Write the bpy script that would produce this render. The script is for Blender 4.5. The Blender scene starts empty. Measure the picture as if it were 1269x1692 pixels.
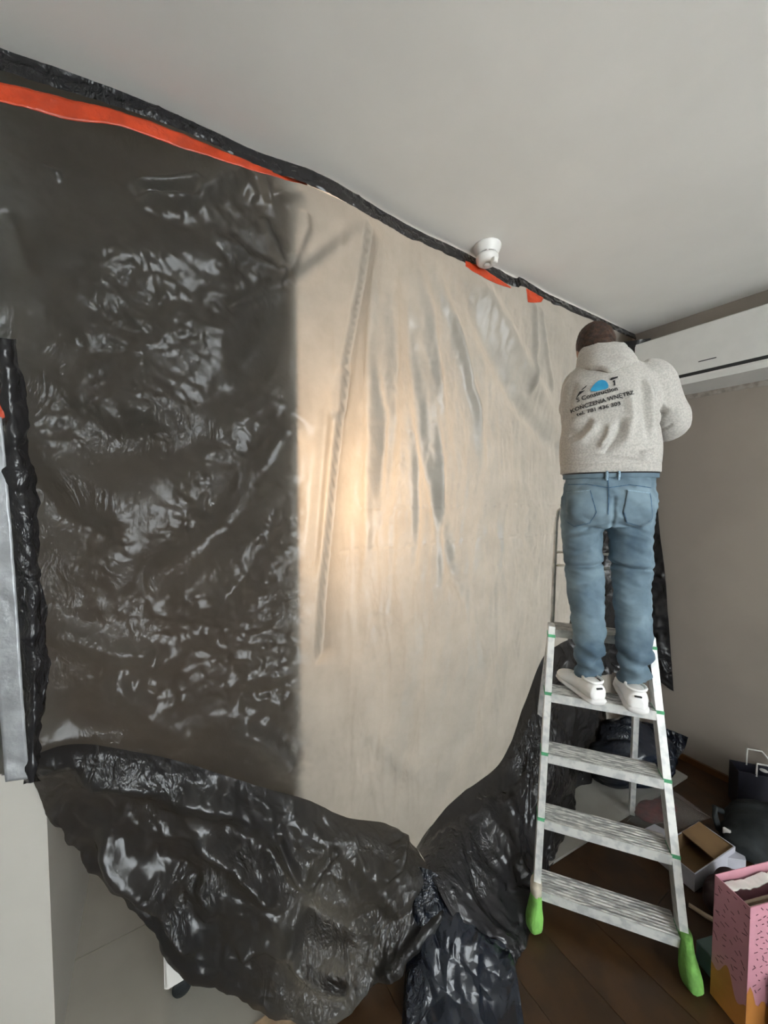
import bpy, bmesh, math, random
import numpy as np
from mathutils import Vector, Matrix
from mathutils.bvhtree import BVHTree
random.seed(4); rng = np.random.default_rng(7)
R = math.radians
C = bpy.context.scene.collection
scene = bpy.context.scene

# ------------------------------------------------------------------ camera
F, CX, CY, H = 611.0, 634.5, 846.0, 1.6
PITCH, YAW = math.atan(26 / 611), R(31.8)
cd = bpy.data.cameras.new('camera'); cam = bpy.data.objects.new('camera', cd); C.objects.link(cam)
cam.location = (0, 0, H); cam.rotation_euler = (R(90) - PITCH, 0, -YAW)
cd.sensor_fit = 'HORIZONTAL'; cd.sensor_width = 36; cd.lens = 36 * F / 1269; cd.clip_start = .02
scene.camera = cam
# ------------------------------------------------------------------ world, lights, exposure
w = bpy.data.worlds.new('World'); scene.world = w; w.use_nodes = True
w.node_tree.nodes['Background'].inputs[0].default_value = (.72, .86, 1, 1)
w.node_tree.nodes['Background'].inputs[1].default_value = .6
scene.view_settings.view_transform = 'Standard'; scene.view_settings.look = 'None'
scene.view_settings.exposure = 1.3; scene.view_settings.gamma = 1; scene.view_settings.use_curve_mapping = False
def area(name, loc, rot, sx, sy, power, col):
    l = bpy.data.lights.new(name, 'AREA'); l.shape = 'RECTANGLE'; l.size = sx; l.size_y = sy; l.energy = power; l.color = col
    o = bpy.data.objects.new(name, l); C.objects.link(o); o.location = loc; o.rotation_euler = rot; return o
# daylight in the window behind the photographer, facing the sheet (+Y)
area('daylight_room_window', (.85, -2.58, 1.4), (R(90), 0, R(180)), 1.9, 2.05, 262, (.9, .96, 1))
# daylight in the window of the room behind the sheet (facing -Y)
area('daylight_beyond_window', (1.55, 3.52, 1.5), (R(90), 0, 0), 1.5, 1.6, 108, (1, .985, .94))
# warm bulb burning behind the sheet, beside the partition
pl = bpy.data.lights.new('warm_bulb', 'POINT'); pl.energy = 8.5; pl.color = (1, .62, .33); pl.shadow_soft_size = .05
po = bpy.data.objects.new('warm_bulb', pl); C.objects.link(po); po.location = (.56, 1.68, 1.62)

# added dim fill behind the sheet, for the brown glow left of the partition
pl = bpy.data.lights.new('left_film_fill', 'POINT'); pl.energy = .6; pl.color = (1, .74, .56); pl.shadow_soft_size = .08
po = bpy.data.objects.new('left_film_fill', pl); C.objects.link(po); po.location = (-.06, 1.9, 1.2)

# ------------------------------------------------------------------ pixel -> place helpers (frame 1269 x 1692)
fwd = np.array([math.sin(YAW) * math.cos(PITCH), math.cos(YAW) * math.cos(PITCH), -math.sin(PITCH)])
rt = np.array([math.cos(YAW), -math.sin(YAW), 0]); up = np.cross(rt, fwd); O = np.array([0, 0, H])
def ray(px, py): return fwd + rt * (px - CX) / F + up * (CY - py) / F
def onY(px, py, Y): r = ray(px, py); return O + r * (Y / r[1])
def onX(px, py, X): r = ray(px, py); return O + r * (X / r[0])
def onZ(px, py, z): r = ray(px, py); return O + r * ((z - H) / r[2])
CEIL, SY, RX = 2.66, 1.28, 2.70
def wallceil(px, py, Y=1.27, zc=CEIL - .012):
    p = onY(px, py, Y)
    return p if p[2] < zc else onZ(px, py, zc)

# ------------------------------------------------------------------ noise (numpy)
_perm = rng.permutation(256); _perm = np.concatenate([_perm, _perm, _perm])
_ga = rng.uniform(0, 2 * np.pi, 256)
def perlin(x, y, s=0):
    x = np.asarray(x, float) + s * 17.31; y = np.asarray(y, float) + s * 9.73
    xi = np.floor(x).astype(int); yi = np.floor(y).astype(int); xf = x - xi; yf = y - yi
    def g(i, j, dx, dy):
        a = _ga[_perm[_perm[(xi + i) & 255] + ((yi + j) & 255)]]
        return np.cos(a) * dx + np.sin(a) * dy
    u = xf ** 3 * (xf * (xf * 6 - 15) + 10); v = yf ** 3 * (yf * (yf * 6 - 15) + 10)
    a = g(0, 0, xf, yf); b = g(1, 0, xf - 1, yf); c = g(0, 1, xf, yf - 1); d = g(1, 1, xf - 1, yf - 1)
    return (a + u * (b - a)) * (1 - v) + (c + u * (d - c)) * v
def crumple(x, y, s=0, octs=4, f=6.0):
    """sharp creased film: sum of folded noise, domain-warped"""
    wx = x + .05 * perlin(x * 7, y * 7, s + 50); wy = y + .05 * perlin(x * 7, y * 7, s + 51)
    o = 0; a = 1.0
    for k in range(octs):
        ang = 1.1 * k + s; ca, sa = math.cos(ang), math.sin(ang)
        xr = (wx * ca - wy * sa) * f; yr = (wx * sa + wy * ca) * f * .7
        o = o + a * np.abs(perlin(xr, yr, s + k)); f *= 1.9; a *= .52
    return o
_fh = rng.uniform(-1, 1, 256)
def facet(x, y, s=0):
    """flat triangular facets meeting in sharp creases"""
    x = np.asarray(x, float) + s * 13.7; y = np.asarray(y, float) + s * 5.3
    k = (x + y) * .3660254; u = x + k; v = y + k; i = np.floor(u).astype(int); j = np.floor(v).astype(int); u = u - i; v = v - j
    def h(a, b): return _fh[_perm[_perm[(i + a) & 255] + ((j + b) & 255)]]
    return np.where(u > v, h(0, 0) * (1 - u) + h(1, 0) * (u - v) + h(1, 1) * v, h(0, 0) * (1 - v) + h(0, 1) * (v - u) + h(1, 1) * u)
def crinkle(x, y, s=0, f=8.0, octs=3, ax=1.0, warp=.045):
    """crumpled film: warped facets at a few sizes"""
    wx = x + warp * perlin(x * 6, y * 6, s + 70) + warp * .4 * perlin(x * 19, y * 19, s + 71); wy = y + warp * perlin(x * 6, y * 6, s + 72) + warp * .4 * perlin(x * 19, y * 19, s + 73)
    o = 0; a = 1.0
    for k in range(octs):
        g = .35 + .9 * k + s; c_, s_ = math.cos(g), math.sin(g)
        o = o + a * facet((wx * c_ - wy * s_) * f, (wx * s_ + wy * c_) * f * ax, s + k); f *= 2.1; a *= .48
    return o
def sstep(a, b, x):
    t = np.clip((x - a) / (b - a), 0, 1); return t * t * (3 - 2 * t)
def polydist(X, Z, pts):
    """distance to polyline, signed side, and 0..1 position along it"""
    best = np.full(X.shape, 1e9); side = np.zeros(X.shape); pos = np.zeros(X.shape)
    L = [math.dist(pts[i], pts[i + 1]) for i in range(len(pts) - 1)]; T = sum(L); acc = 0
    for i in range(len(pts) - 1):
        ax, az = pts[i]; bx, bz = pts[i + 1]; dx, dz = bx - ax, bz - az; l2 = dx * dx + dz * dz + 1e-12
        t = np.clip(((X - ax) * dx + (Z - az) * dz) / l2, 0, 1)
        d = np.hypot(X - ax - t * dx, Z - az - t * dz)
        m = d < best; best = np.where(m, d, best)
        side = np.where(m, np.sign((X - ax) * dz - (Z - az) * dx), side)
        pos = np.where(m, (acc + t * L[i]) / T, pos); acc += L[i]
    return best, side, pos

# ------------------------------------------------------------------ object helpers
def tag(o, label=None, cat=None, group=None, kind=None):
    if label: o['label'] = label
    if cat: o['category'] = cat
    if group: o['group'] = group
    if kind: o['kind'] = kind
    return o
def empty(name, loc=(0, 0, 0), rz=0):
    o = bpy.data.objects.new(name, None); C.objects.link(o); o.location = loc; o.rotation_euler = (0, 0, rz); o.empty_display_size = .05
    return o
def mk(name, v, f, mat, parent=None, smooth=False):
    me = bpy.data.meshes.new(name)
    me.from_pydata([tuple(map(float, p)) for p in v], [], [tuple(map(int, q)) for q in f]); me.update()
    return link(name, me, mat, parent, smooth)
def link(name, me, mat, parent=None, smooth=False):
    o = bpy.data.objects.new(name, me); C.objects.link(o)
    if mat is not None:
        me.materials.clear(); me.materials.append(mat)
    if parent is not None: o.parent = parent
    if smooth: me.polygons.foreach_set('use_smooth', [True] * len(me.polygons))
    return o
class MB:
    def __init__(s): s.v = []; s.f = []
    def add(s, v, f):
        n = len(s.v); s.v += [tuple(map(float, p)) for p in v]; s.f += [tuple(i + n for i in q) for q in f]; return s
    def box(s, a, b, bev=0):
        x0, y0, z0 = a; x1, y1, z1 = b
        if bev <= 0:
            return s.add([(x0, y0, z0), (x1, y0, z0), (x1, y1, z0), (x0, y1, z0), (x0, y0, z1), (x1, y0, z1), (x1, y1, z1), (x0, y1, z1)],
                  [(0, 3, 2, 1), (4, 5, 6, 7), (0, 1, 5, 4), (1, 2, 6, 5), (2, 3, 7, 6), (3, 0, 4, 7)])
        bm = bmesh.new(); bmesh.ops.create_cube(bm, size=1)
        for q in bm.verts: q.co = ((q.co.x + .5) * (x1 - x0) + x0, (q.co.y + .5) * (y1 - y0) + y0, (q.co.z + .5) * (z1 - z0) + z0)
        bmesh.ops.bevel(bm, geom=bm.edges[:], offset=bev, segments=2, affect='EDGES')
        bm.verts.index_update(); s.add([q.co[:] for q in bm.verts], [[q.index for q in fa.verts] for fa in bm.faces]); bm.free(); return s
    def hexa(s, q):   # 8 corners: bottom ring then top ring
        return s.add(q, [(0, 3, 2, 1), (4, 5, 6, 7), (0, 1, 5, 4), (1, 2, 6, 5), (2, 3, 7, 6), (3, 0, 4, 7)])
    def prism(s, poly, axis, t0, t1):   # extrude a 2D outline
        def P(p, t): return {'x': (t, p[0], p[1]), 'y': (p[0], t, p[1]), 'z': (p[0], p[1], t)}[axis]
        n = len(poly); v = [P(p, t0) for p in poly] + [P(p, t1) for p in poly]
        return s.add(v, [tuple(range(n))[::-1], tuple(range(n, 2 * n))] + [(i, (i + 1) % n, n + (i + 1) % n, n + i) for i in range(n)])
    def tube(s, pts, rad, n=10, flat=1.0, cap=True):
        pts = [Vector(p) for p in pts]; m = len(pts)
        if not hasattr(rad, '__len__'): rad = [rad] * m
        t0 = (pts[1] - pts[0]).normalized(); u = t0.orthogonal().normalized(); rings = []
        for i in range(m):
            t = (pts[min(i + 1, m - 1)] - pts[max(i - 1, 0)]).normalized()
            u = (u - t * u.dot(t)).normalized(); q = t.cross(u)
            rings.append([pts[i] + (u * math.cos(a) + q * math.sin(a) * flat) * rad[i] for a in np.linspace(0, 2 * math.pi, n, endpoint=False)])
        return s.rings(rings, cap)
    def rings(s, rings, cap=True):
        n = len(rings[0]); m = len(rings); v = [p for r_ in rings for p in r_]; f = []
        for i in range(m - 1):
            for j in range(n): f.append((i * n + j, i * n + (j + 1) % n, (i + 1) * n + (j + 1) % n, (i + 1) * n + j))
        if cap: f += [tuple(range(n))[::-1], tuple(range((m - 1) * n, m * n))]
        return s.add(v, f)
    def ell(s, c, r, n=16, m=10, rot=None):
        rr = []
        for i in range(m + 1):
            a = -math.pi / 2 + math.pi * (i * .96 + .02 * m) / m
            ring = []
            for j in range(n):
                b = 2 * math.pi * j / n
                p = Vector((r[0] * math.cos(a) * math.cos(b), r[1] * math.cos(a) * math.sin(b), r[2] * math.sin(a)))
                if rot is not None: p = rot @ p
                ring.append(p + Vector(c))
            rr.append(ring)
        return s.rings(rr)
    def lathe(s, prof, c, n=32):
        return s.rings([[(c[0] + r_ * math.cos(a), c[1] + r_ * math.sin(a), c[2] + z) for a in np.linspace(0, 2 * math.pi, n, endpoint=False)] for r_, z in prof])
    def build(s, name, mat, parent=None, smooth=False): return mk(name, s.v, s.f, mat, parent, smooth)
def gridobj(name, P, mat, parent=None, smooth=True, keep=None):
    nv, nu = P.shape[:2]; me = bpy.data.meshes.new(name)
    idx = np.arange(nv * nu).reshape(nv, nu)
    q = np.stack([idx[:-1, :-1], idx[1:, :-1], idx[1:, 1:], idx[:-1, 1:]], -1).reshape(-1, 4)
    if keep is not None: q = q[keep.reshape(-1)[q].all(1)]
    me.vertices.add(nv * nu); me.vertices.foreach_set('co', P.reshape(-1).astype(np.float32))
    me.loops.add(q.size); me.loops.foreach_set('vertex_index', q.reshape(-1).astype(np.int32))
    me.polygons.add(len(q)); me.polygons.foreach_set('loop_start', np.arange(0, q.size, 4, dtype=np.int32))
    me.update(calc_edges=True)
    return link(name, me, mat, parent, smooth)
def cr(P, n):
    """Catmull-Rom resample of control points along axis 0"""
    P = np.asarray(P, float); m = len(P); E_ = np.concatenate([[2 * P[0] - P[1]], P, [2 * P[-1] - P[-2]]])
    t = np.linspace(0, m - 1, n); i = np.minimum(t.astype(int), m - 2); u = (t - i).reshape((-1,) + (1,) * (P.ndim - 1))
    a, b, c, d = E_[i], E_[i + 1], E_[i + 2], E_[i + 3]
    return .5 * (2 * b + (c - a) * u + (2 * a - 5 * b + 4 * c - d) * u * u + (3 * b - a - 3 * c + d) * u ** 3)
def surf(ctrl, nu, nv):
    G = cr(np.asarray(ctrl, float), nv); return cr(G.transpose(1, 0, 2), nu).transpose(1, 0, 2)
def gnormals(P):
    n = np.cross(np.gradient(P, axis=1), np.gradient(P, axis=0)); n /= np.linalg.norm(n, axis=2, keepdims=True) + 1e-12
    s_ = np.sign((n * (O - P)).sum(2).mean()); return n * s_
def arc(P):
    """metric surface coordinates of a grid"""
    u = np.concatenate([np.zeros((P.shape[0], 1)), np.cumsum(np.linalg.norm(np.diff(P, axis=1), axis=2), 1)], 1)
    v = np.concatenate([np.zeros((1, P.shape[1])), np.cumsum(np.linalg.norm(np.diff(P, axis=0), axis=2), 0)], 0)
    return u, v
def evalmesh(o):
    dg = bpy.context.evaluated_depsgraph_get(); dg.update()
    return bpy.data.meshes.new_from_object(o.evaluated_get(dg))
def remesh(mb, vox, smooth=4, fac=.5):
    o = mb.build('tmp', None)
    bm = bmesh.new(); bm.from_mesh(o.data); bmesh.ops.recalc_face_normals(bm, faces=bm.faces[:]); bm.to_mesh(o.data); bm.free()
    m = o.modifiers.new('r', 'REMESH'); m.mode = 'VOXEL'; m.voxel_size = vox; m.use_smooth_shade = True
    if smooth:
        m = o.modifiers.new('s', 'SMOOTH'); m.iterations = smooth; m.factor = fac
    me = evalmesh(o); bpy.data.objects.remove(o); return me
def getco(me):
    a = np.empty(len(me.vertices) * 3, np.float32); me.vertices.foreach_get('co', a); return a.reshape(-1, 3).astype(float)
def getno(me):
    a = np.empty(len(me.vertices) * 3, np.float32); me.vertex_normals.foreach_get('vector', a); return a.reshape(-1, 3).astype(float)
def setco(me, c): me.vertices.foreach_set('co', c.reshape(-1).astype(np.float32)); me.update()

# ------------------------------------------------------------------ materials
def pm(name, col, rough=.6, metal=0, var=.12, scale=12, bump=0, bscale=60, col2=None, lo=.4, hi=.6, spec=.5, detail=6, sheen=0, st=None):
    m = bpy.data.materials.new(name); m.use_nodes = True; nt = m.node_tree; N = nt.nodes; b = N['Principled BSDF']
    b.inputs['Roughness'].default_value = rough; b.inputs['Metallic'].default_value = metal; b.inputs['Specular IOR Level'].default_value = spec
    if sheen: b.inputs['Sheen Weight'].default_value = sheen
    tc = N.new('ShaderNodeTexCoord'); no = N.new('ShaderNodeTexNoise'); no.inputs['Scale'].default_value = scale; no.inputs['Detail'].default_value = detail
    if st:
        mp = N.new('ShaderNodeMapping'); mp.inputs['Scale'].default_value = st; nt.links.new(tc.outputs['Object'], mp.inputs[0]); nt.links.new(mp.outputs[0], no.inputs['Vector'])
    else: nt.links.new(tc.outputs['Object'], no.inputs['Vector'])
    rp = N.new('ShaderNodeValToRGB'); rp.color_ramp.elements[0].position = lo; rp.color_ramp.elements[1].position = hi
    c2 = col2 or tuple(min(1, c * (1 + var)) for c in col); c1 = col if col2 else tuple(c * (1 - var) for c in col)
    rp.color_ramp.elements[0].color = (*c1, 1); rp.color_ramp.elements[1].color = (*c2, 1)
    nt.links.new(no.outputs['Fac'], rp.inputs['Fac']); nt.links.new(rp.outputs['Color'], b.inputs['Base Color'])
    if bump:
        n2 = N.new('ShaderNodeTexNoise'); n2.inputs['Scale'].default_value = bscale; n2.inputs['Detail'].default_value = 5
        bp = N.new('ShaderNodeBump'); bp.inputs['Strength'].default_value = bump; bp.inputs['Distance'].default_value = .01
        nt.links.new(tc.outputs['Object'], n2.inputs['Vector']); nt.links.new(n2.outputs['Fac'], bp.inputs['Height']); nt.links.new(bp.outputs['Normal'], b.inputs['Normal'])
    return m
def film(name, trans, tcol=(.6, .595, .57), rough=.23, base=(.014, .014, .016), bump=.9, bscale=17):
    """black polythene: thin film, lets part of the light from behind through"""
    m = bpy.data.materials.new(name); m.use_nodes = True; nt = m.node_tree; N = nt.nodes; b = N['Principled BSDF']
    b.inputs['Base Color'].default_value = (*base, 1); b.inputs['Roughness'].default_value = rough
    tc = N.new('ShaderNodeTexCoord')
    L = nt.links.new
    def crease(sc, dist, amt):
        mp = N.new('ShaderNodeMapping'); mp.inputs['Rotation'].default_value = (0, R(38 + 40 * dist), 0); mp.inputs['Scale'].default_value = (1, 1, .5); L(tc.outputs['Object'], mp.inputs[0])
        n1 = N.new('ShaderNodeTexNoise'); n1.inputs['Scale'].default_value = sc; n1.inputs['Detail'].default_value = 3; n1.inputs['Roughness'].default_value = .55; n1.inputs['Distortion'].default_value = .9; L(mp.outputs[0], n1.inputs['Vector'])
        m1_ = N.new('ShaderNodeMath'); m1_.operation = 'SUBTRACT'; m1_.inputs[1].default_value = .5; L(n1.outputs['Fac'], m1_.inputs[0])
        m2_ = N.new('ShaderNodeMath'); m2_.operation = 'ABSOLUTE'; L(m1_.outputs[0], m2_.inputs[0])
        mu = N.new('ShaderNodeMath'); mu.operation = 'MULTIPLY'; mu.inputs[1].default_value = -2 * amt; L(m2_.outputs[0], mu.inputs[0]); return mu.outputs[0]
    ad = N.new('ShaderNodeMath'); ad.operation = 'ADD'; L(crease(bscale, 0, 1.0), ad.inputs[0]); L(crease(bscale * 2.3, 1, .4), ad.inputs[1])
    mk_ = N.new('ShaderNodeTexNoise'); mk_.inputs['Scale'].default_value = 3.2; mk_.inputs['Detail'].default_value = 2; L(tc.outputs['Object'], mk_.inputs['Vector'])
    mr = N.new('ShaderNodeMapRange'); mr.inputs[1].default_value = .47; mr.inputs[2].default_value = .66; mr.inputs[3].default_value = .06; L(mk_.outputs['Fac'], mr.inputs[0])
    hm = N.new('ShaderNodeMath'); hm.operation = 'MULTIPLY'; L(ad.outputs[0], hm.inputs[0]); L(mr.outputs[0], hm.inputs[1])
    bp = N.new('ShaderNodeBump'); bp.inputs['Strength'].default_value = bump; bp.inputs['Distance'].default_value = .3 / bscale
    L(hm.outputs[0], bp.inputs['Height']); L(bp.outputs['Normal'], b.inputs['Normal'])
    if trans > 0:
        t = N.new('ShaderNodeBsdfTranslucent'); n3 = N.new('ShaderNodeTexNoise'); n3.inputs['Scale'].default_value = 5; n3.inputs['Detail'].default_value = 8; n3.inputs['Roughness'].default_value = .7
        rp = N.new('ShaderNodeValToRGB'); rp.color_ramp.elements[0].position = .3; rp.color_ramp.elements[1].position = .7
        rp.color_ramp.elements[0].color = (*[c * .82 for c in tcol], 1); rp.color_ramp.elements[1].color = (*tcol, 1)
        L(tc.outputs['Object'], n3.inputs['Vector']); L(n3.outputs['Fac'], rp.inputs['Fac']); L(rp.outputs['Color'], t.inputs['Color']); pass
        mx = N.new('ShaderNodeMixShader'); mx.inputs[0].default_value = trans
        L(b.outputs[0], mx.inputs[1]); L(t.outputs[0], mx.inputs[2]); L(mx.outputs[0], N['Material Output'].inputs['Surface'])
    return m
M = {}
M['ceiling'] = pm('ceiling_paint', (.80, .785, .745), .9, var=.02, scale=3, bump=.03, bscale=200)
M['wall'] = pm('bare_plaster', (.26, .222, .188), .9, var=.07, scale=1.6, bump=.06, bscale=120)
M['white'] = pm('white_paint', (.46, .44, .395), .7, var=.03, scale=3)
M['plaster_edge'] = pm('plaster_edge', (.3, .27, .235), .9, col2=(.2, .17, .145), scale=30, var=.1)
M['plank'] = pm('laminate', (.036, .016, .0045), .42, var=.25, scale=9, bump=.05, bscale=80)
M['skirt'] = pm('brown_skirting', (.12, .05, .014), .4, var=.15, scale=14)
M['tile'] = pm('grey_tile', (.36, .34, .30), .25, var=.05, scale=4)
M['grout'] = pm('grout', (.2, .19, .17), .9)
M['tan_strip'] = pm('pale_tan', (.42, .3, .19), .45, var=.22, scale=20)
M['film'] = film('black_film_thin', .46)
M['film2'] = film('black_film_layers', .06, tcol=(.4, .38, .33))
M['film3'] = film('black_film_folded', .24, tcol=(.5, .48, .42))
M['filmb'] = film('black_film_bag', 0, base=(.008, .011, .018), rough=.24)
M['red'] = pm('red_tape', (.5, .05, .012), .38, var=.15, scale=18, bump=.3, bscale=60)
M['silver'] = pm('silver_tape', (.30, .31, .32), .38, .25, var=.1, scale=25, bump=.2, bscale=50)
M['plastic'] = pm('white_plastic', (.78, .77, .74), .35, var=.02)
M['acwhite'] = pm('off_white_casing', (.6, .59, .56), .4, var=.02)
M['dark'] = pm('dark_gap', (.02, .02, .02), .6)
M['alu'] = pm('paint_spattered_aluminium', (.25, .25, .24), .5, .3, col2=(.6, .59, .56), scale=22, lo=.42, hi=.58, bump=.15, bscale=90, st=(1, 5, 5))
M['alurail'] = pm('worn_aluminium', (.55, .56, .55), .42, .4, col2=(.74, .74, .71), scale=30, lo=.4, hi=.55)
M['green'] = pm('green_cloth', (.15, .36, .07), .75, var=.2, scale=25, bump=.4, bscale=70)
M['greent'] = pm('green_tape', (.08, .33, .16), .6, var=.2)
M['beige'] = pm('beige_band', (.5, .45, .36), .7)
M['hoodie'] = pm('heather_grey_fleece', (.44, .42, .385), .95, var=.12, scale=150, bump=.15, bscale=300, sheen=.2)
M['jeans'] = pm('faded_denim', (.048, .085, .122), .9, col2=(.185, .26, .31), scale=7, lo=.3, hi=.68, bump=.12, bscale=350, detail=8)
M['seam'] = pm('denim_seam', (.06, .12, .19), .9, var=.2, scale=80)
M['stitch'] = pm('pale_stitch', (.26, .38, .47), .9, var=.2, scale=200)
M['skin'] = pm('skin', (.42, .22, .15), .55, var=.08)
M['hair'] = pm('brown_hair', (.045, .02, .011), .5, var=.5, scale=60, bump=.8, bscale=160)
M['shoe'] = pm('white_leather', (.8, .79, .77), .45, var=.03, bump=.05)
M['sole'] = pm('white_rubber', (.7, .69, .67), .6, var=.05)
M['ink'] = pm('black_print', (.015, .015, .017), .8, var=.3, scale=300)
M['blue'] = pm('blue_print', (.02, .26, .48), .7, col2=(.05, .40, .62), scale=9)
M['belt'] = pm('black_belt', (.012, .012, .014), .5)
M['eye'] = pm('eye', (.7, .7, .68), .2)
M['board'] = pm('grey_plasterboard', (.27, .26, .235), .85, var=.06, scale=6)
M['card'] = pm('brown_cardboard', (.13, .075, .03), .8, var=.12, scale=8)
M['whitecard'] = pm('white_card', (.38, .38, .42), .7, var=.06)
M['black'] = pm('black_cloth', (.006, .009, .01), .8, var=.3, scale=20, bump=.3, bscale=40)
M['navy'] = pm('dark_gift_bag', (.012, .012, .02), .45, var=.2)
M['cord'] = pm('white_cord', (.5, .49, .47), .8)
M['lav'] = pm('pale_lilac_card', (.36, .34, .44), .6)
M['redstuff'] = pm('dark_red_cloth', (.06, .007, .006), .8, var=.3, scale=30, bump=.3)
M['teal'] = pm('dusty_teal_card', (.12, .2, .19), .7, var=.1)
M['paper'] = pm('white_paper', (.75, .74, .70), .8, var=.04)
M['cream'] = pm('kraft_paper', (.42, .34, .25), .8, var=.15, scale=20)
M['amber'] = pm('caramel_print', (.42, .17, .04), .45, var=.15, scale=6)
M['pink'] = pm('pink_print', (.5, .235, .285), .4, var=.08, scale=6)
M['sprink'] = pm('dark_sprinkle', (.09, .03, .045), .5)
def clearmat():
    m = bpy.data.materials.new('clear_packet_film'); m.use_nodes = True; b = m.node_tree.nodes['Principled BSDF']
    b.inputs['Base Color'].default_value = (.8, .78, .76, 1); b.inputs['Roughness'].default_value = .15; b.inputs['Alpha'].default_value = .06
    return m
M['clear'] = clearmat()
def glassmat():
    m = bpy.data.materials.new('window_glass'); m.use_nodes = True; b = m.node_tree.nodes['Principled BSDF']
    b.inputs['Base Color'].default_value = (1, 1, 1, 1); b.inputs['Roughness'].default_value = .02; b.inputs['Alpha'].default_value = .08
    return m
M['glass'] = glassmat()

# ------------------------------------------------------------------ THE SETTING
def struct(o): o['kind'] = 'structure'; return o
X0, Y0, YB = -2.3, -2.65, 3.6
TY = 1.06           # where laminate meets tile
fl = struct(MB().box((X0, Y0, -.08), (RX, TY, -.012)).build('floor', M['plank']))
pw, plen = .19, 1.2
plank_me = {}
def plank(x0, x1, y0, y1):
    k = (round(x1 - x0, 3), round(y1 - y0, 3))
    if k not in plank_me:
        o = MB().box((.001, .001, -.012), (x1 - x0 - .001, y1 - y0 - .001, 0)).build('plank', M['plank']); plank_me[k] = o.data; o.location = (x0, y0, 0); o.parent = fl; return
    o = link('plank', plank_me[k], None, fl); o.location = (x0, y0, 0)
ix = 0; x = RX
while x > X0 + .01:
    xa = max(X0, x - pw); y = TY; first = [1.2, .45, .8, .2][ix % 4]
    while y > Y0 + .01:
        ya = max(Y0, y - first); plank(xa, x, ya, y); y = ya; first = plen
    x = xa; ix += 1
fb = struct(MB().box((X0, TY, -.08), (RX, YB, -.01)).build('floor_beyond', M['grout']))
ts = .53; tile_me = None
for i in range(6):
    for j in range(5):
        xa, ya = -.275 + i * ts, 1.06 + j * ts
        if xa > RX - .05 or ya > YB - .05: continue
        xb, yb = min(xa + ts, RX), min(ya + ts, YB)
        o = MB().box((xa + .0015, ya + .0015, -.01), (xb - .0015, yb - .0015, 0)).build('tile', M['tile'], fb)
struct(MB().prism([(TY - .05, -.003), (TY + .05, -.003), (TY + .04, .006), (TY - .04, .006)], 'x', -.25, RX).build('floor_strip', M['tan_strip']))  # pale tan strip along the join of laminate and tile
struct(MB().box((X0, Y0, CEIL), (RX, YB, CEIL + .1)).build('ceiling', M['ceiling']))
struct(MB().box((RX, Y0, -.05), (RX + .15, YB, CEIL + .05)).build('wall_right', M['wall']))
struct(MB().box((X0 - .15, Y0, -.05), (X0, YB, CEIL + .05)).build('wall_far_left', M['white']))
# white wall end on the left, its side running back into the other room
struct(MB().box((X0, 1.315, -.05), (-.27, YB, CEIL)).build('wall_left', M['white']))
# partition and corner stub behind the sheet
struct(MB().box((.37, 1.312, 0), (.445, 3.3, 2.56)).build('wall_partition', M['white']))
struct(MB().box((2.46, 1.36, 0), (RX, 1.5, CEIL)).build('wall_corner', M['wall']))
def window_wall(name, y0, y1, xa, xb, za, zb, wall, mat):
    m = MB(); m.box((X0, y0, -.05), (xa, y1, CEIL)); m.box((xb, y0, -.05), (RX, y1, CEIL)); m.box((xa, y0, -.05), (xb, y1, za)); m.box((xa, y0, zb), (xb, y1, CEIL))
    struct(m.build(wall, mat))
    wn = empty(name, ((xa + xb) / 2, (y0 + y1) / 2, za)); wn['kind'] = 'structure'
    cx, cy, cz = wn.location; t = .05
    f = MB(); w2, h = (xb - xa) / 2, zb - za
    f.box((-w2, -.03, 0), (-w2 + t, .03, h)); f.box((w2 - t, -.03, 0), (w2, .03, h)); f.box((-w2 + t, -.03, 0), (w2 - t, .03, t)); f.box((-w2 + t, -.03, h - t), (w2 - t, .03, h)); f.box((-.03, -.03, t), (.03, .03, h - t))
    f.build('window_frame', M['plastic'], wn)
    for s_ in (-1, 1):
        a, b = sorted((s_ * .03, s_ * (w2 - t))); MB().box((a, -.004, t), (b, .004, h - t)).build('pane', M['glass'], wn)
window_wall('window_1', -2.8, -2.65, -.1, 1.8, .37, 2.43, 'wall_behind', M['white'])
window_wall('window_2', 3.6, 3.75, .8, 2.3, .7, 2.3, 'wall_beyond', M['white'])
# skirting and rough plaster edge on the right wall
struct(MB().box((RX - .014, Y0, 0), (RX, 1.28, .035)).build('baseboard_right', M['skirt']))

# air conditioner on the right wall
ac = empty('air_conditioner', (RX, .62, 2.2)); tag(ac, 'long off-white air conditioner mounted high on the brown plaster wall', 'air conditioner')
prof = [(0, 0), (-.185, .02), (-.2, .045), (-.2, .30), (-.19, .318), (-.17, .322), (0, .322)]
MB().prism([(p[0], p[1]) for p in prof], 'y', -.52, .52).build('casing', M['acwhite'], ac)
MB().prism([(-.2035, .075), (-.2035, .312), (-.1965, .318), (-.1965, .075)], 'y', -.515, .515).build('front_panel', M['acwhite'], ac)
MB().box((-.2015, -.515, .056), (-.19, .515, .073)).build('air_slot', M['dark'], ac)
MB().box((-.205, .13, .118), (-.203, .205, .123)).build('badge', M['dark'], ac)
m = MB(); ys = np.linspace(-2, 1.0, 160)
zz = 2.175 + .012 * perlin(ys * 6, ys * 0, 3) + .01 * perlin(ys * 31, ys * 0 + 5, 4)
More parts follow.
